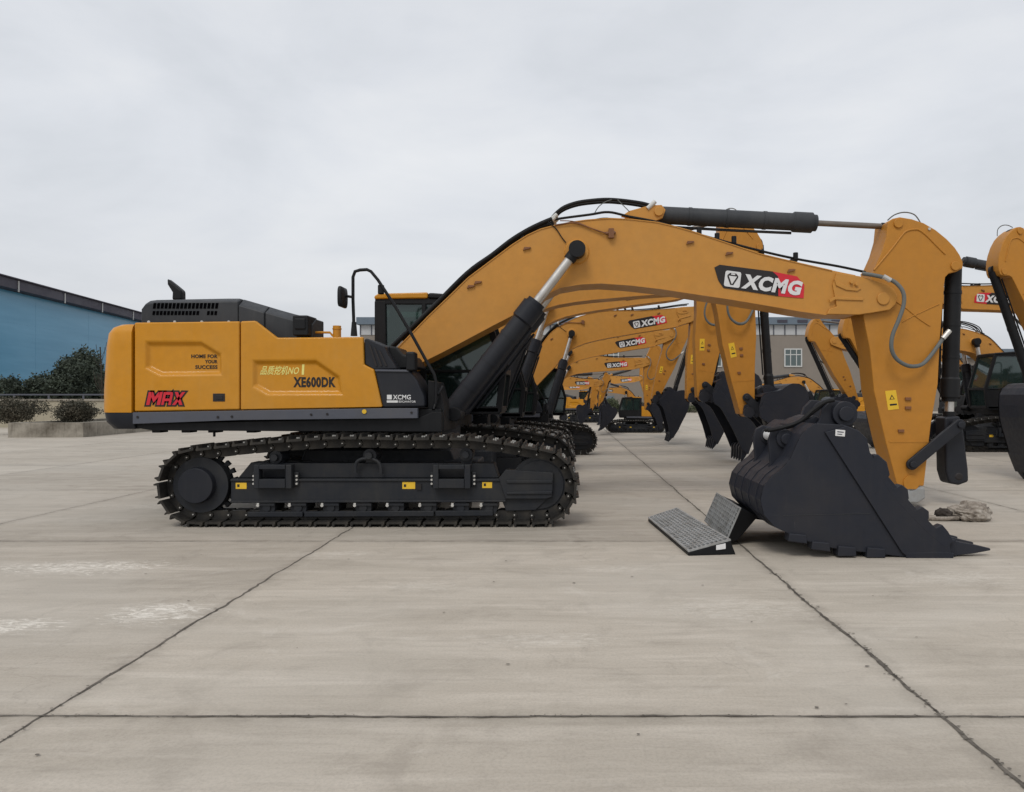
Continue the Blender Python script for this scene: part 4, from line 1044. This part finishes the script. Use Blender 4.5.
machine(19.3, .85, -2.15, (-2.2,1.9), (3.55,4.58), (3.50,1.67), (.8,-1.67), .98, 'third excavator from the front, bucket teeth pointing down left of the detached bucket')
machine(23.2, .78, -1.25, (-1.5,1.5), (4.05,4.25), (3.84,1.62), (.5,-1.58), .87, 'fourth excavator from the front, bare track end sticking out just past the nearest track')
machine(26.7, .72, -1.4, (-1.4,1.3), (3.72,3.86), (3.15,1.58), (.36,-1.57), .82, 'fifth excavator from the front, arm slanting back down to a rounded dark bucket')
machine(30.5, .65, -1.5, (-1.4,1.3), (3.30,3.08), (3.3,1.2), (.35,-1.0), .52, 'sixth excavator from the front, short upright arm seen in the gap before the tan wall')
machine(36.0, .5, 3.3, (3.5,1.2), (1.5,2.05), (1.2,1.0), (-.4,-.9), .5, 'small far excavator turned the other way, dark tracks low beside the sixth arm', -1)
machine(50.0, .62, 1.2, (1.3,1.4), (5.0,2.9), (5.6,1.1), (-.8,-.7), .62, 'distant small excavator with level boom just before the blue door of the hall')
machine(33.5, .62, -1.9, (-1.7,1.3), (1.6,2.3), (1.5,1.2), (-.1,-.9), .55, 'distant small excavator, low boom between the sixth arm and the track ends')
machine(45.0, .6, -2.4, (-2.0,1.2), (1.4,2.3), (1.9,1.1), (-.1,-1), .6, 'farthest small excavator, dark bucket hanging just above the distant pavement')
machine(14.7, .88, 15.6, (15.5,2.0), (9.34,3.95), (10.08,1.42), (-.62,-1.42), .86, 'excavator cut by the picture edge, only arm head and curled worn bucket showing', -1)
machine(18.9, .85, 14.9, (14.8,2.2), (9.2,4.2), (8.9,1.6), (-.75,-1.3), .80, 'excavator whose straight boom with a red and black sign passes behind the upright arm', -1)
machine(24.6, .92, 14.4, (14.85,1.9), (9.95,3.55), (10.75,1.15), (.1,-1), .8, 'excavator with dark cab and track showing beyond the hanging link', -1)
machine(28.5, .85, 15.6, (15.5,1.7), (10.1,3.75), (10.95,1.4), (-.2,-1), .75, 'excavator whose curled arm shows between the tan hall and the nearest upright arm', -1)
machine(40.0, .62, 14.0, (14.0,1.5), (10.1,2.15), (10.4,1.0), (-.4,-1), .6, 'small far orange excavator, only its boom top showing over the tipped bucket', -1)

# ------------------------------------------------------------------ the detached bucket
bx0, bz0 = PIN
lb = empty('excavator_bucket', (bx0, KD+KW, bz0), math.pi)
# the empty sits at the pin; move it to the ground under the pin
lb.location = (bx0, KD+KW, 0)
tag(lb, 'large black detached digging bucket resting on the concrete in front of the upright arm', 'bucket')
def lbp(mb, name, mats='bucket', parent=None, **kw):
    return mb.build(name, mats, parent or lb, loc=(0,0,bz0) if parent is None else (0,0,0), **kw)
q = MB(); bucket_shell(q); shell = lbp(q, 'bucket_shell', ang=60)
q = MB()
for y in (-.5,-.17,.17,.5):   # raised wear strips around the back
    cc = shell_c[5:13]; oo = offs(cc, -.008); t2 = offs(cc, .008)
    cx = sum(p[0] for p in shell_c)/len(shell_c)
    if abs(oo[4][0]-cx) < abs(t2[4][0]-cx): oo = t2
    for i in range(len(cc)-1): q.prism([cc[i], cc[i+1], oo[i+1], oo[i]], y-.06, y+.06)
q.build('wear_strip', 'bucket', shell, ang=50)
for s in (-1,1):
    q = MB(); side_plates(q, s); pl_ = lbp(q, 'side_plate', bev=.006)
    q = MB(); side_cutter(q, s); q.build('side_cutter', 'bucket', pl_, bev=.006)
    q = MB(); shrouds(q, s); q.build('edge_shroud', 'bucket', pl_, bev=.012)
    for m_ in heels(s): lbp(m_, 'heel_shroud', bev=.012)
    if s > 0:
        q = MB(); q.prism(K([(783,515.2),(870,513.2),(870,513.6),(783,515.6)]), KW+.001, KW+.004); q.build('plate_line', 'hood', pl_)  # thin raised strip, slightly lighter than the plate around it
        q = MB(); q.prism(K([(834.5,429.3),(844,430.1),(843.6,436.4),(834.2,435.6)]), KW+.029, KW+.034)
        q.prism(K([(836,431),(842.5,431.6),(842.4,432.6),(836,432)]), KW+.033, KW+.036, 1); q.prism(K([(836,433.4),(841,433.9),(840.9,434.7),(836,434.2)]), KW+.033, KW+.036, 1)
        q.build('paper_label', ['white','skirt'], pl_)
q = MB(); edge_mesh(q); lbp(q, 'cutting_edge', bev=.008)
for y in TY: lbp(tooth(y), 'tooth', bev=.008)
for y in (-.33,.33):
    q = MB(); ears(q, (y,)); lbp(q, 'hanger_plate', bev=.012)
q = MB(); pins(q); lbp(q, 'pin_boss', bev=.008)
q = MB(); q.cyl((p1[0]+.02,-.25,p1[1]+.01),(p1[0]+.02,.22,p1[1]+.01),.06,n=16); lbp(q, 'pin_sleeve', 'white')
q = MB()
for a0, y in ((0,.42),(1,.30)):
    pts = K([(764,430),(778,427+a0*2),(795,421+a0*3),(808,410+a0*5),(820,402+a0*4),(829,400)], 8.3); q.tube([(p[0], y, p[1]) for p in pts], .022, 8)
lbp(q, 'grease_hose', 'rubber')
q = MB(); q.prism(K([(790,425),(800,419),(812,415),(818,420),(812,430),(800,436)], 8.4), -.3, .3); lbp(q, 'cross_tube', bev=.02)

# ------------------------------------------------------------------ the two grated step plates
def grated(name, corners_bottom, corners_top, label, L_=20, W_=7):
    # corners: near-left, near-right, far-right, far-left ; top likewise
    e = empty(name, corners_bottom[0]); o = Vector(corners_bottom[0])
    tag(e, label, 'step plate')
    b_ = [Vector(p)-o for p in corners_bottom]; t_ = [Vector(p)-o for p in corners_top]
    mb = MB(); mb.add(b_+[p-Vector((0,0,.012)) for p in t_], [(3,2,1,0),(4,5,6,7),(0,1,5,4),(1,2,6,5),(2,3,7,6),(3,0,4,7)]); fr_ = mb.build('step_body', 'black', e, bev=.008)
    nrm = (t_[1]-t_[0]).cross(t_[3]-t_[0]).normalized()
    if nrm.z < 0: nrm = -nrm
    def S(u, v, h=0): 
        a = t_[0].lerp(t_[1], u); b2_ = t_[3].lerp(t_[2], u); return a.lerp(b2_, v)+nrm*h
    g = MB()
    def strip_(u0,u1,v0,v1,h0=-.006,h1=.012):
        vs = [S(u0,v0,h0),S(u1,v0,h0),S(u1,v1,h0),S(u0,v1,h0),S(u0,v0,h1),S(u1,v0,h1),S(u1,v1,h1),S(u0,v1,h1)]
        g.add(vs, [(0,3,2,1),(4,5,6,7),(0,1,5,4),(1,2,6,5),(2,3,7,6),(3,0,4,7)])
    strip_(0,.05,0,1); strip_(.95,1,0,1); strip_(.052,.948,0,.015); strip_(.052,.948,.985,1)
    for i in range(W_): u = .05+.9*(i+1)/(W_+1); strip_(u-.018,u+.018,.016,.984,-.005,.010)
    for i in range(L_): v = .015+.97*(i+1)/(L_+1); strip_(.051,.949,v-.28/L_*.55,v+.28/L_*.55,-.004,.0115 if i%5 else .014)
    g.build('grating', 'grate', e)
    return e, b_, t_
e1, b1, t1 = grated('step_plate', [(1.285,7.88,0),(1.80,7.95,0),(1.62,10.1,0),(1.10,10.05,0)], [(1.285,7.88,.045),(1.745,7.94,.155),(1.50,10.12,.17),(1.10,10.05,.05)], 'grated metal step plate lying flat on the concrete with white label on its end', 24, 8)
q = MB(); a = Vector((.31,.042-.005,.035)); q.prism([(.30,.055),(.40,.068),(.40,.125),(.30,.105)], .034, .042); q.build('paper_label', 'white', e1).rotation_euler = (0,0,.0)
e2, b2_, t2_ = grated('step_plate', [(1.93,8.45,.05),(2.17,8.45,.33),(2.17,9.7,.33),(1.93,9.7,.05)], [(1.80,8.4,.06),(1.96,8.4,.43),(1.96,9.72,.43),(1.80,9.72,.06)], 'grated metal step plate tilted up against the back of the detached bucket', 13, 6)
ptch = MB(); ptch.box((.05,-.0,.0),(.30,.5,-.05)); 

# ------------------------------------------------------------------ cloth bundle
bm = bmesh.new(); bmesh.ops.create_icosphere(bm, subdivisions=5, radius=1)
from mathutils import noise as mn
for v in bm.verts:
    p = v.co.copy(); f_ = 1+.20*mn.noise(p*1.7+Vector((3,1,0)))-.34*abs(mn.noise(Vector((p.x*2.6+p.z,p.y*2,p.z*3.2))))-.16*abs(mn.noise(p*5.5))+.12
    x = p.x*.28*f_; z = max(p.z, -.55)*.16*f_*(1.0 if p.x > -.2 else .8); y = p.y*.2*f_
    v.co = Vector((x, y, z+.085))
me = bpy.data.meshes.new('bundle_body'); bm.to_mesh(me); bm.free(); me.materials.append(M['rag']); me.polygons.foreach_set('use_smooth',[True]*len(me.polygons))
rag = empty('cloth_bundle', (5.43,10.2,0)); tag(rag, 'crumpled mottled grey cloth bundle lying on the concrete beside the upright arm', 'cloth bundle')
o = bpy.data.objects.new('bundle_body', me); C.objects.link(o); o.parent = rag; o.location = (.05,0,0)
bm = bmesh.new(); bmesh.ops.create_icosphere(bm, subdivisions=4, radius=1)
for v in bm.verts:
    p = v.co.copy(); f_ = 1+.25*mn.noise(p*2.2+Vector((9,1,4)))+.1*mn.noise(p*6); v.co = Vector((p.x*.10*f_, p.y*.12*f_, max(p.z,-.8)*.075*f_+.085))
me = bpy.data.meshes.new('dark_fold'); bm.to_mesh(me); bm.free(); me.materials.append(M['ragdark']); me.polygons.foreach_set('use_smooth',[True]*len(me.polygons))
o = bpy.data.objects.new('dark_fold', me); C.objects.link(o); o.parent = rag; o.location = (-.30,0,0)
q = MB(); q.tube([(-.15,-.1,.04),(-.3,-.11,.035),(-.42,-.1,.03),(-.50,-.08,.03)], .03, 10); q.tube([(-.45,-.09,.035),(-.52,-.07,.045),(-.55,-.06,.03)], .035, 8); q.build('trailing_strap', 'rag', rag, ang=70)

# ------------------------------------------------------------------ ground and joints
q = MB(); 
gx = [-400,-60,-20,20,60,400]; 
q.add([(-600,-40,0),(600,-40,0),(600,900,0),(-600,900,0)], [(0,1,2,3)])
g = q.build('ground', 'ground', smooth=False); tag(g, kind='structure')
def joint(pts, w):
    vs = []; fs = []
    for i, (x, y) in enumerate(pts):
        j = i+1 if i+1 < len(pts) else i; k = i-1 if i else 0
        d = Vector((pts[j][0]-pts[k][0], pts[j][1]-pts[k][1])).normalized(); nn = Vector((-d.y,d.x))
        ww = w*(.45+.9*max(0, mn.noise(Vector((x*3.1,y*3.1,1)))+.35)+.7*max(0, mn.noise(Vector((x*13,y*13,4)))))
        a = Vector((x,y))+nn*ww/2; b_ = Vector((x,y))-nn*ww/2; vs += [(a.x,a.y,.004),(b_.x,b_.y,.004)]
    for i in range(len(pts)-1): fs.append((2*i,2*i+1,2*i+3,2*i+2))
    return vs, fs
jm = MB()
def wob(t, s, amp): return 1.25*amp*(mn.noise(Vector((t*.9, s, 0)))+.5*mn.noise(Vector((t*4.3, s, 2)))+.55*mn.noise(Vector((t*17, s, 5))))
xsj = [-2.735+4.70*i for i in range(-8,9)]; ysj = [3.914+4.76*i for i in range(-1,16)]
for x in xsj:
    pts = []; y = -1.0
    while y < 78: pts.append((x+wob(y, x, .022), y)); y += .06 if y < 14 else .4
    jm.add(*joint(pts, .024 if 1 < x < 3 else .017 if -3 < x < 0 else .008))
for yj in ysj:
    pts = []; x = -40.
    while x < 42:
        pts.append((x, yj+wob(x, yj+50, .012))); x += .06 if abs(x) < 7 and yj < 14 else .4
    vs, fs = joint(pts, .017 if yj < 5 else .010 if yj < 10 else .007); jm.add([(a,b_,.006) for a,b_,_ in vs], fs)
rndj = random.Random(21)
def fleck(x, y, r):
    n_ = 6; a0 = rndj.random()*6; vs = [(x+r*rndj.uniform(.5,1.2)*math.cos(a0+i*1.047)*1.5, y+r*rndj.uniform(.5,1.2)*math.sin(a0+i*1.047), .008) for i in range(n_)]
    jm.add(vs, [tuple(range(n_))])
for _ in range(210):
    y = rndj.uniform(2.6,7.5); x = 1.965+wob(y, 1.965, .022)+rndj.gauss(0,.018); fleck(x, y, rndj.uniform(.003,.010))
for _ in range(60):
    y = rndj.uniform(2.9,6.0); x = -2.735+wob(y, -2.735, .022)+rndj.gauss(0,.014); fleck(x, y, rndj.uniform(.003,.008))
for _ in range(110):
    x = rndj.uniform(-3,3.2); y = 3.914+wob(x, 53.914, .012)+rndj.gauss(0,.010); fleck(x, y, rndj.uniform(.002,.006))
for _ in range(45): fleck(rndj.uniform(-4,5), rndj.uniform(3.3,9), rndj.uniform(.003,.012))
j = jm.build('ground_joints', 'joint', smooth=False); tag(j, kind='structure')

# ------------------------------------------------------------------ vegetation
def leaf_mesh(blobs, n, s, rnd, mat, name, parent=None, loc=(0,0,0), flat=.0):
    vs = []; fs = []
    tot = sum(b_[3]*b_[4]*b_[5] for b_ in blobs)
    for (cx,cy,cz,rx,ry,rz) in blobs:
        k = int(n*rx*ry*rz/tot)
        for _ in range(k):
            while True:
                p = Vector((rnd.uniform(-1,1),rnd.uniform(-1,1),rnd.uniform(-1,1)))
                if .25 < p.length < 1: break
            p = p*(.72+.28*rnd.random())/max(p.length,.3)*(p.length**.35)*(1+.55*mn.noise(p*2.5+Vector((cx,cy,cz))))
            c_ = Vector((cx+p.x*rx, cy+p.y*ry, cz+p.z*rz))
            if c_.z < 0.02: continue
            u = Vector((rnd.gauss(0,1),rnd.gauss(0,1),rnd.gauss(0,1))).normalized(); w = u.orthogonal().normalized()*s*rnd.uniform(.5,1.0); u = u*s*rnd.uniform(.7,1.3)
            i = len(vs); vs += [c_-u*.5, c_+w*.4, c_+u*.5, c_-w*.4]; fs.append((i,i+1,i+2,i+3))
    mb = MB(); mb.add(vs, fs); return mb.build(name, mat, parent, loc, smooth=False)
def tree(px, D, topy, wpx, label, nm='evergreen_tree', n=9000, seed=1, grp='dark trees in front of the blue glass building', mat='leafdark'):
    rnd = random.Random(seed); X, H = W(px, topy, D); w = wpx*D/F/2
    e = empty(nm, (X,D,0)); tag(e, label, 'tree', grp)
    t = MB(); t.tube([(0,0,0),(.05,0,H*.3),(-.03,.05,H*.6)], .11+.02*H, 10)
    for k in range(6):
        a = rnd.uniform(0,6.3); t.tube([(0,0,H*(.25+.06*k)),(w*.35*math.cos(a),w*.35*math.sin(a),H*(.42+.06*k)),(w*.6*math.cos(a),w*.6*math.sin(a),H*(.52+.06*k))], .04, 6)
    t.build('trunk', 'bark', e, ang=60)
    bl = [(0,0,H*.52,w*.75,w*.75,H*.44)]
    for k in range(11):
        a = rnd.uniform(0,6.3); r_ = rnd.uniform(.35,.7)*w; z = rnd.uniform(.28,.85)*H; rr_ = w*rnd.uniform(.25,.45)*(1.15-z/H*.5)
        bl.append((r_*math.cos(a)*(1.2-z/H*.7), r_*math.sin(a), z, rr_, rr_, rr_*.8))
    leaf_mesh(bl, n, .16, rnd, mat, 'crown', e)
    return e
tree(79, 46, 348, 64, 'tallest dark round evergreen tree in front of the blue glass wall', n=26000, seed=3)
tree(40, 47, 371, 36, 'low dark tree left of the tallest one behind the beige wall', n=7000, seed=5)
tree(8, 46, 374, 40, 'dark low tree at the left edge behind the beige wall', n=8000, seed=8)
tree(112, 47, 380, 30, 'dark tree half hidden behind the yellow counterweight', n=7000, seed=11)
# bare young tree
e = empty('bare_tree', (W(101,0,44)[0],44,0)); tag(e, 'thin leafless young tree just left of the yellow counterweight', 'tree')
t = MB(); rnd = random.Random(4); t.tube([(0,0,0),(.05,0,2),(-.05,0,4.6)], .035, 6)
t.build('trunk', 'bark', e)
t = MB()
for k in range(16):
    a = rnd.uniform(0,6.3); z = rnd.uniform(1.6,4.2); t.tube([(0,0,z),(.3*math.cos(a),.3*math.sin(a),z+.45),(.4*math.cos(a),.4*math.sin(a),z+.9)], .012, 5)
t.build('branch', 'bark', e)
# planter
pa = W(8,437.5,31.0); PD = 31.0
Z = .61
def G(px, py):       # ground point under a pixel of the photo
    D = CAMH*F/(py-HY); return ((px-HX)*D/F, D)
p0 = G(8,437.6); p1_ = G(83,437.3); p2 = G(140,432.0); p3 = G(140,426); p4 = (p0[0]-.0, p3[1])
pk = empty('planter', (p0[0],p0[1],0)); tag(pk, 'low weathered concrete planter kerb behind the yellow counterweight', 'planter')
q = MB()
out = [p0,p1_,p2,(p2[0]+1,p3[1]),(p0[0]-.2,p3[1])]
out = [(a-p0[0], b_-p0[1]) for a, b_ in out]
def inset(poly, d):
    n_ = len(poly); ar = sum(poly[i][0]*poly[(i+1)%n_][1]-poly[(i+1)%n_][0]*poly[i][1] for i in range(n_)); sg = 1 if ar > 0 else -1; r_ = []
    for i in range(n_):
        a = (Vector(poly[i])-Vector(poly[i-1])).normalized(); b_ = (Vector(poly[(i+1)%n_])-Vector(poly[i])).normalized()
        n1 = Vector((-a.y,a.x))*sg; n2 = Vector((-b_.y,b_.x))*sg; nn = (n1+n2).normalized(); q_ = Vector(poly[i])+nn*d/max(.4,nn.dot(n1)); r_.append((q_.x,q_.y))
    return r_
inn = inset(out, .3); n_ = len(out)
vs = [(a,b_,0) for a,b_ in out]+[(a,b_,Z) for a,b_ in out]+[(a,b_,Z) for a,b_ in inn]+[(a,b_,.2) for a,b_ in inn]
fs = [(i,(i+1)%n_,(i+1)%n_+n_*k,i+n_*k) for k in (1,) for i in range(n_)]
fs = []
for k in range(3):
    for i in range(n_): fs.append((k*n_+i, k*n_+(i+1)%n_, (k+1)*n_+(i+1)%n_, (k+1)*n_+i))
q.add(vs, fs); q.build('kerb', 'concwall', pk, smooth=False)
q = MB(); q.add([(a,b_,.45) for a,b_ in inn], [tuple(range(n_))]); q.build('soil', 'soil', pk, smooth=False)
def shrub(px, D, topy, wpx, label, seed):
    rnd = random.Random(seed); X, H = W(px, topy, D); w = wpx*D/F/2
    e = empty('shrub', (X,D,.45)); tag(e, label, 'shrub', 'shrubs in the concrete planter')
    h = H-.45; t = MB()
    for k in range(9):
        a = rnd.uniform(0,6.3); t.tube([(0,0,0),(.3*w*math.cos(a),.3*w*math.sin(a),h*.4),(.6*w*math.cos(a),.6*w*math.sin(a),h*.8)], .015, 5)
    t.build('stem', 'bark', e)
    bl = [(0,0,h*.5,w*.85,w*.7,h*.48)]+[(rnd.uniform(-.6,.6)*w, rnd.uniform(-.5,.5)*w, h*rnd.uniform(.4,.75), w*.35, w*.35, h*.28) for _ in range(7)]
    leaf_mesh(bl, 7000, .075, rnd, 'leafshrub', 'foliage', e)
shrub(14, 33.5, 396.5, 58, 'rounded olive shrub at the left edge above the concrete kerb', 2)
shrub(76, 33.5, 400, 50, 'rounded olive shrub nearer the counterweight above the concrete kerb', 6)
# low wall with rail
wl = empty('boundary_wall', (-32,41,0)); tag(wl, 'low beige rendered wall with grey rail behind the planter shrubs', 'wall')
q = MB(); q.box((-14,0,0),(12,.24,1.45)); q.build('wall_panel', 'beige', wl)
q = MB(); q.box((-14.02,-.06,1.453),(12.02,.30,1.56)); q.build('wall_cap', 'concwall', wl, bev=.01)
q = MB(); q.box((-14,.08,1.76),(12,.13,1.84))
for i in range(14): q.box((-13.5+i*1.9,.09,1.56),(-13.4+i*1.9,.12,1.77))
q.build('wall_rail', 'skirt', wl)
# ------------------------------------------------------------------ blue glass building on the left
A = Vector(((-8-HX)*50/F, 50.0)); 
# eaves measured: (0,288)->(140,322) for glass top
def wallpt(px, py_top, Hh):
    D = (Hh-CAMH)*F/(HY-py_top); return Vector(((px-HX)*D/F, D))
GH = 10.4
Pa = wallpt(0, 288.5, GH); Pb = wallpt(140, 322.0, GH); dr = (Pb-Pa).normalized(); Pa2 = Pa-dr*14; Pb2 = Pb+dr*22
LN = (Pb2-Pa2).length; ang_ = math.atan2(dr.y, dr.x)
gb = empty('glass_building', (Pa2.x,Pa2.y,0), ang_); tag(gb, 'long blue glass clad hall with dark flat eaves at the left', 'building')
q = MB(); q.box((0,0,0),(LN,30,GH)); q.build('glass_wall', 'curtain', gb, smooth=False)
q = MB(); q.box((-.5,-.9,GH+.02),(LN+.5,30.5,GH+.82)); q.box((-.6,-1.1,GH+.825),(LN+.6,30.6,GH+.93)); q.build('roof_fascia', 'roofdark', gb, bev=.03)
q = MB()
k = 0
while k*7.4 < LN: q.box((k*7.4-.06,-.98,GH-.15),(k*7.4+.06,-.92,GH+.75)); k += 1
q.build('eaves_bracket', 'frame', gb)
q = MB()
k = 0
while k*9.6 < LN: q.box((k*9.6-.006,-.007,0),(k*9.6+.006,-.004,GH-.01)); k += 1
for z in (2.6,5.2,7.8): q.box((0,-.009,z-.012),(LN,-.003,z+.012))
q.build('mullion', 'curtain', gb)
# ------------------------------------------------------------------ factory building beyond
FD = 84.0
def FX(px): return (px-HX)*FD/F
def FZ(py): return CAMH+(HY-py)*FD/F
x0, x1 = FX(360), FX(878)
fb_ = empty('factory_building', (x0,FD,0)); tag(fb_, 'long grey tan factory hall with blue grey roof band beyond the machines', 'building')
q = MB(); q.box((0,0,0),(x1-x0,40,FZ(335))); q.build('wall', 'stucco', fb_, smooth=False)
q = MB(); q.box((.0,-.05,FZ(335)+.01),(x1-x0,40,FZ(325))); q.build('cladding_band', 'roofpale', fb_, smooth=False)
q = MB()
k = 0
while k*1.25 < x1-x0: q.box((k*1.25,-.12,FZ(335)+.02),(k*1.25+.12,-.04,FZ(325)-.02)); k += 1
q.build('cladding_rib', 'skirt', fb_)
q = MB(); q.box((-.3,-.5,FZ(325)+.01),(x1-x0+.3,40.3,FZ(317.5))); q.build('roof', 'roofblue', fb_, bev=.05)
q = MB()
for px in (776,796,812,830): q.box((FX(px)-x0,-.56,FZ(323)),(FX(px+10)-x0,-.49,FZ(320.3)))
q.build('roof_strip', 'roofdark', fb_)
for (a, b_, t_, u) in ((784,802,348.5,367),(653,662,350,371),(705,722,349,367),(602,619,349,367),(430,448,349,367),(500,518,349,367)):
    q = MB(); xa, xb, za, zb_ = FX(a)-x0, FX(b_)-x0, FZ(u), FZ(t_)
    for (p, r_) in (((xa,za),(xb,za+.14)),((xa,zb_-.14),(xb,zb_)),((xa,za),(xa+.14,zb_)),((xb-.14,za),(xb,zb_)),((xa,(za+zb_*1.8)/2.8),(xb,(za+zb_*1.8)/2.8+.1)),((xa+(xb-xa)*.33,za),(xa+(xb-xa)*.33+.09,zb_)),((xa+(xb-xa)*.66,za),(xa+(xb-xa)*.66+.09,zb_))):
        q.box((p[0],-.09-random.random()*.01,p[1]),(r_[0],-.01,r_[1]))
    w_ = q.build('window', 'frame', fb_); q = MB(); q.box((xa,-.03,za),(xb,.02-.03,zb_)); q.build('pane', 'wglass', w_)
q = MB(); q.box((FX(600)-x0,-.06,0),(FX(614)-x0,-.01,FZ(396))); q.build('door', 'roofblue', fb_)
rb = empty('low_building', (FX(890),88,0)); tag(rb, 'low grey shed roof seen under the boom at the right', 'building')
q = MB(); q.box((0,0,0),(60,30,6.2)); q.build('wall', 'stucco', rb, smooth=False)
q = MB(); q.box((-.4,-.5,6.21),(60.4,30.5,7.3)); q.build('roof', 'roofblue', rb, bev=.05)
# hedge at the foot of the hall
rnd = random.Random(12); he = empty('hedge', (FX(560),80,0)); tag(he, 'low clipped hedge along the foot of the factory hall', 'hedge')
bl = [(i*1.1,rnd.uniform(-.3,.3),.45,.9,.7,rnd.uniform(.45,.65)) for i in range(36)]
leaf_mesh(bl, 14000, .2, rnd, 'leafhedge', 'foliage', he)
q = MB(); 
for i in range(36): q.tube([(i*1.1,0,0),(i*1.1,0,.6)], .03, 5)
q.build('stem', 'bark', he)
for px, ty, w_, sd, lb_ in ((657,383,22,31,'dark bushy tree by the hall wall seen between two distant arms'),(612,398,20,33,'small dark tree by the blue door of the hall'),(540,388,30,35,'dark green tree seen low between the hydraulic cylinders')):
    tree(px, 76, ty, w_, lb_, 'bushy_tree', 4000, sd, 'trees at the foot of the factory hall', 'leafhedge')

# ------------------------------------------------------------------ sky, sun, camera
w = bpy.data.worlds.new('World'); bpy.context.scene.world = w; w.use_nodes = True; nt = w.node_tree; nt.nodes.clear()
SE, SR = R(52), R(200)
sky = N(nt,'ShaderNodeTexSky', sky_type='NISHITA'); sky.sun_disc = False; sky.sun_elevation = SE; sky.sun_rotation = SR; sky.air_density = 1.5; sky.dust_density = 4
bg1 = N(nt,'ShaderNodeBackground'); bg1.inputs[1].default_value = .10; nt.links.new(sky.outputs[0], bg1.inputs[0])
tc = N(nt,'ShaderNodeTexCoord'); mp_ = N(nt,'ShaderNodeMapping'); mp_.inputs['Scale'].default_value = (1,1,2.6); nt.links.new(tc.outputs['Generated'], mp_.inputs[0])
n1 = noise(nt, mp_.outputs[0], 2.1, 7, .52, .6); n2 = noise(nt, mp_.outputs[0], 5.5, 6, .55, .4)
ff = mathn(nt,'ADD', mathn(nt,'MULTIPLY', n1, .75), mathn(nt,'MULTIPLY', n2, .25))
sp_ = N(nt,'ShaderNodeSeparateXYZ'); nt.links.new(tc.outputs['Generated'], sp_.inputs[0])
cc = ramp(nt, ff, [(.34,(.66,.69,.735)),(.50,(.755,.78,.825)),(.68,(.85,.865,.89))])
hz = ramp(nt, sp_.outputs[2], [(.0,.88),(.16,.98),(.28,1.02),(.55,.97),(1.0,1.02)])
cc = mix(nt, 1.0, cc, hz, 'MULTIPLY')
bg2 = N(nt,'ShaderNodeBackground'); bg2.inputs[1].default_value = 1.0; nt.links.new(cc, bg2.inputs[0])
ms = N(nt,'ShaderNodeMixShader'); ms.inputs[0].default_value = .93; nt.links.new(bg1.outputs[0], ms.inputs[1]); nt.links.new(bg2.outputs[0], ms.inputs[2])
wo = N(nt,'ShaderNodeOutputWorld'); nt.links.new(ms.outputs[0], wo.inputs[0])
sl_ = bpy.data.lights.new('sun','SUN'); sl_.energy = 1.32; sl_.angle = R(22); sl_.color = (1,.965,.91)
so = bpy.data.objects.new('sun', sl_); C.objects.link(so)
# sun direction: behind and to the left of the camera
az = R(200)   # sky rotation is measured clockwise from +Y
dirv = Vector((math.sin(az)*math.cos(SE), math.cos(az)*math.cos(SE), math.sin(SE)))
so.rotation_euler = dirv.to_track_quat('Z','Y').to_euler(); so.location = (0,0,20)
cam = bpy.data.cameras.new('camera'); co = bpy.data.objects.new('camera', cam); C.objects.link(co)
co.location = (0,0,CAMH); co.rotation_euler = (R(90),0,0); cam.sensor_width = 36; cam.lens = 36*F/1024
cam.shift_x = -(HX-512)/1024; cam.shift_y = (HY-396)/1024; cam.clip_end = 3000; cam.clip_start = .05
sc = bpy.context.scene; sc.camera = co
sc.view_settings.view_transform = 'Standard'; sc.view_settings.look = 'None'; sc.view_settings.exposure = 0
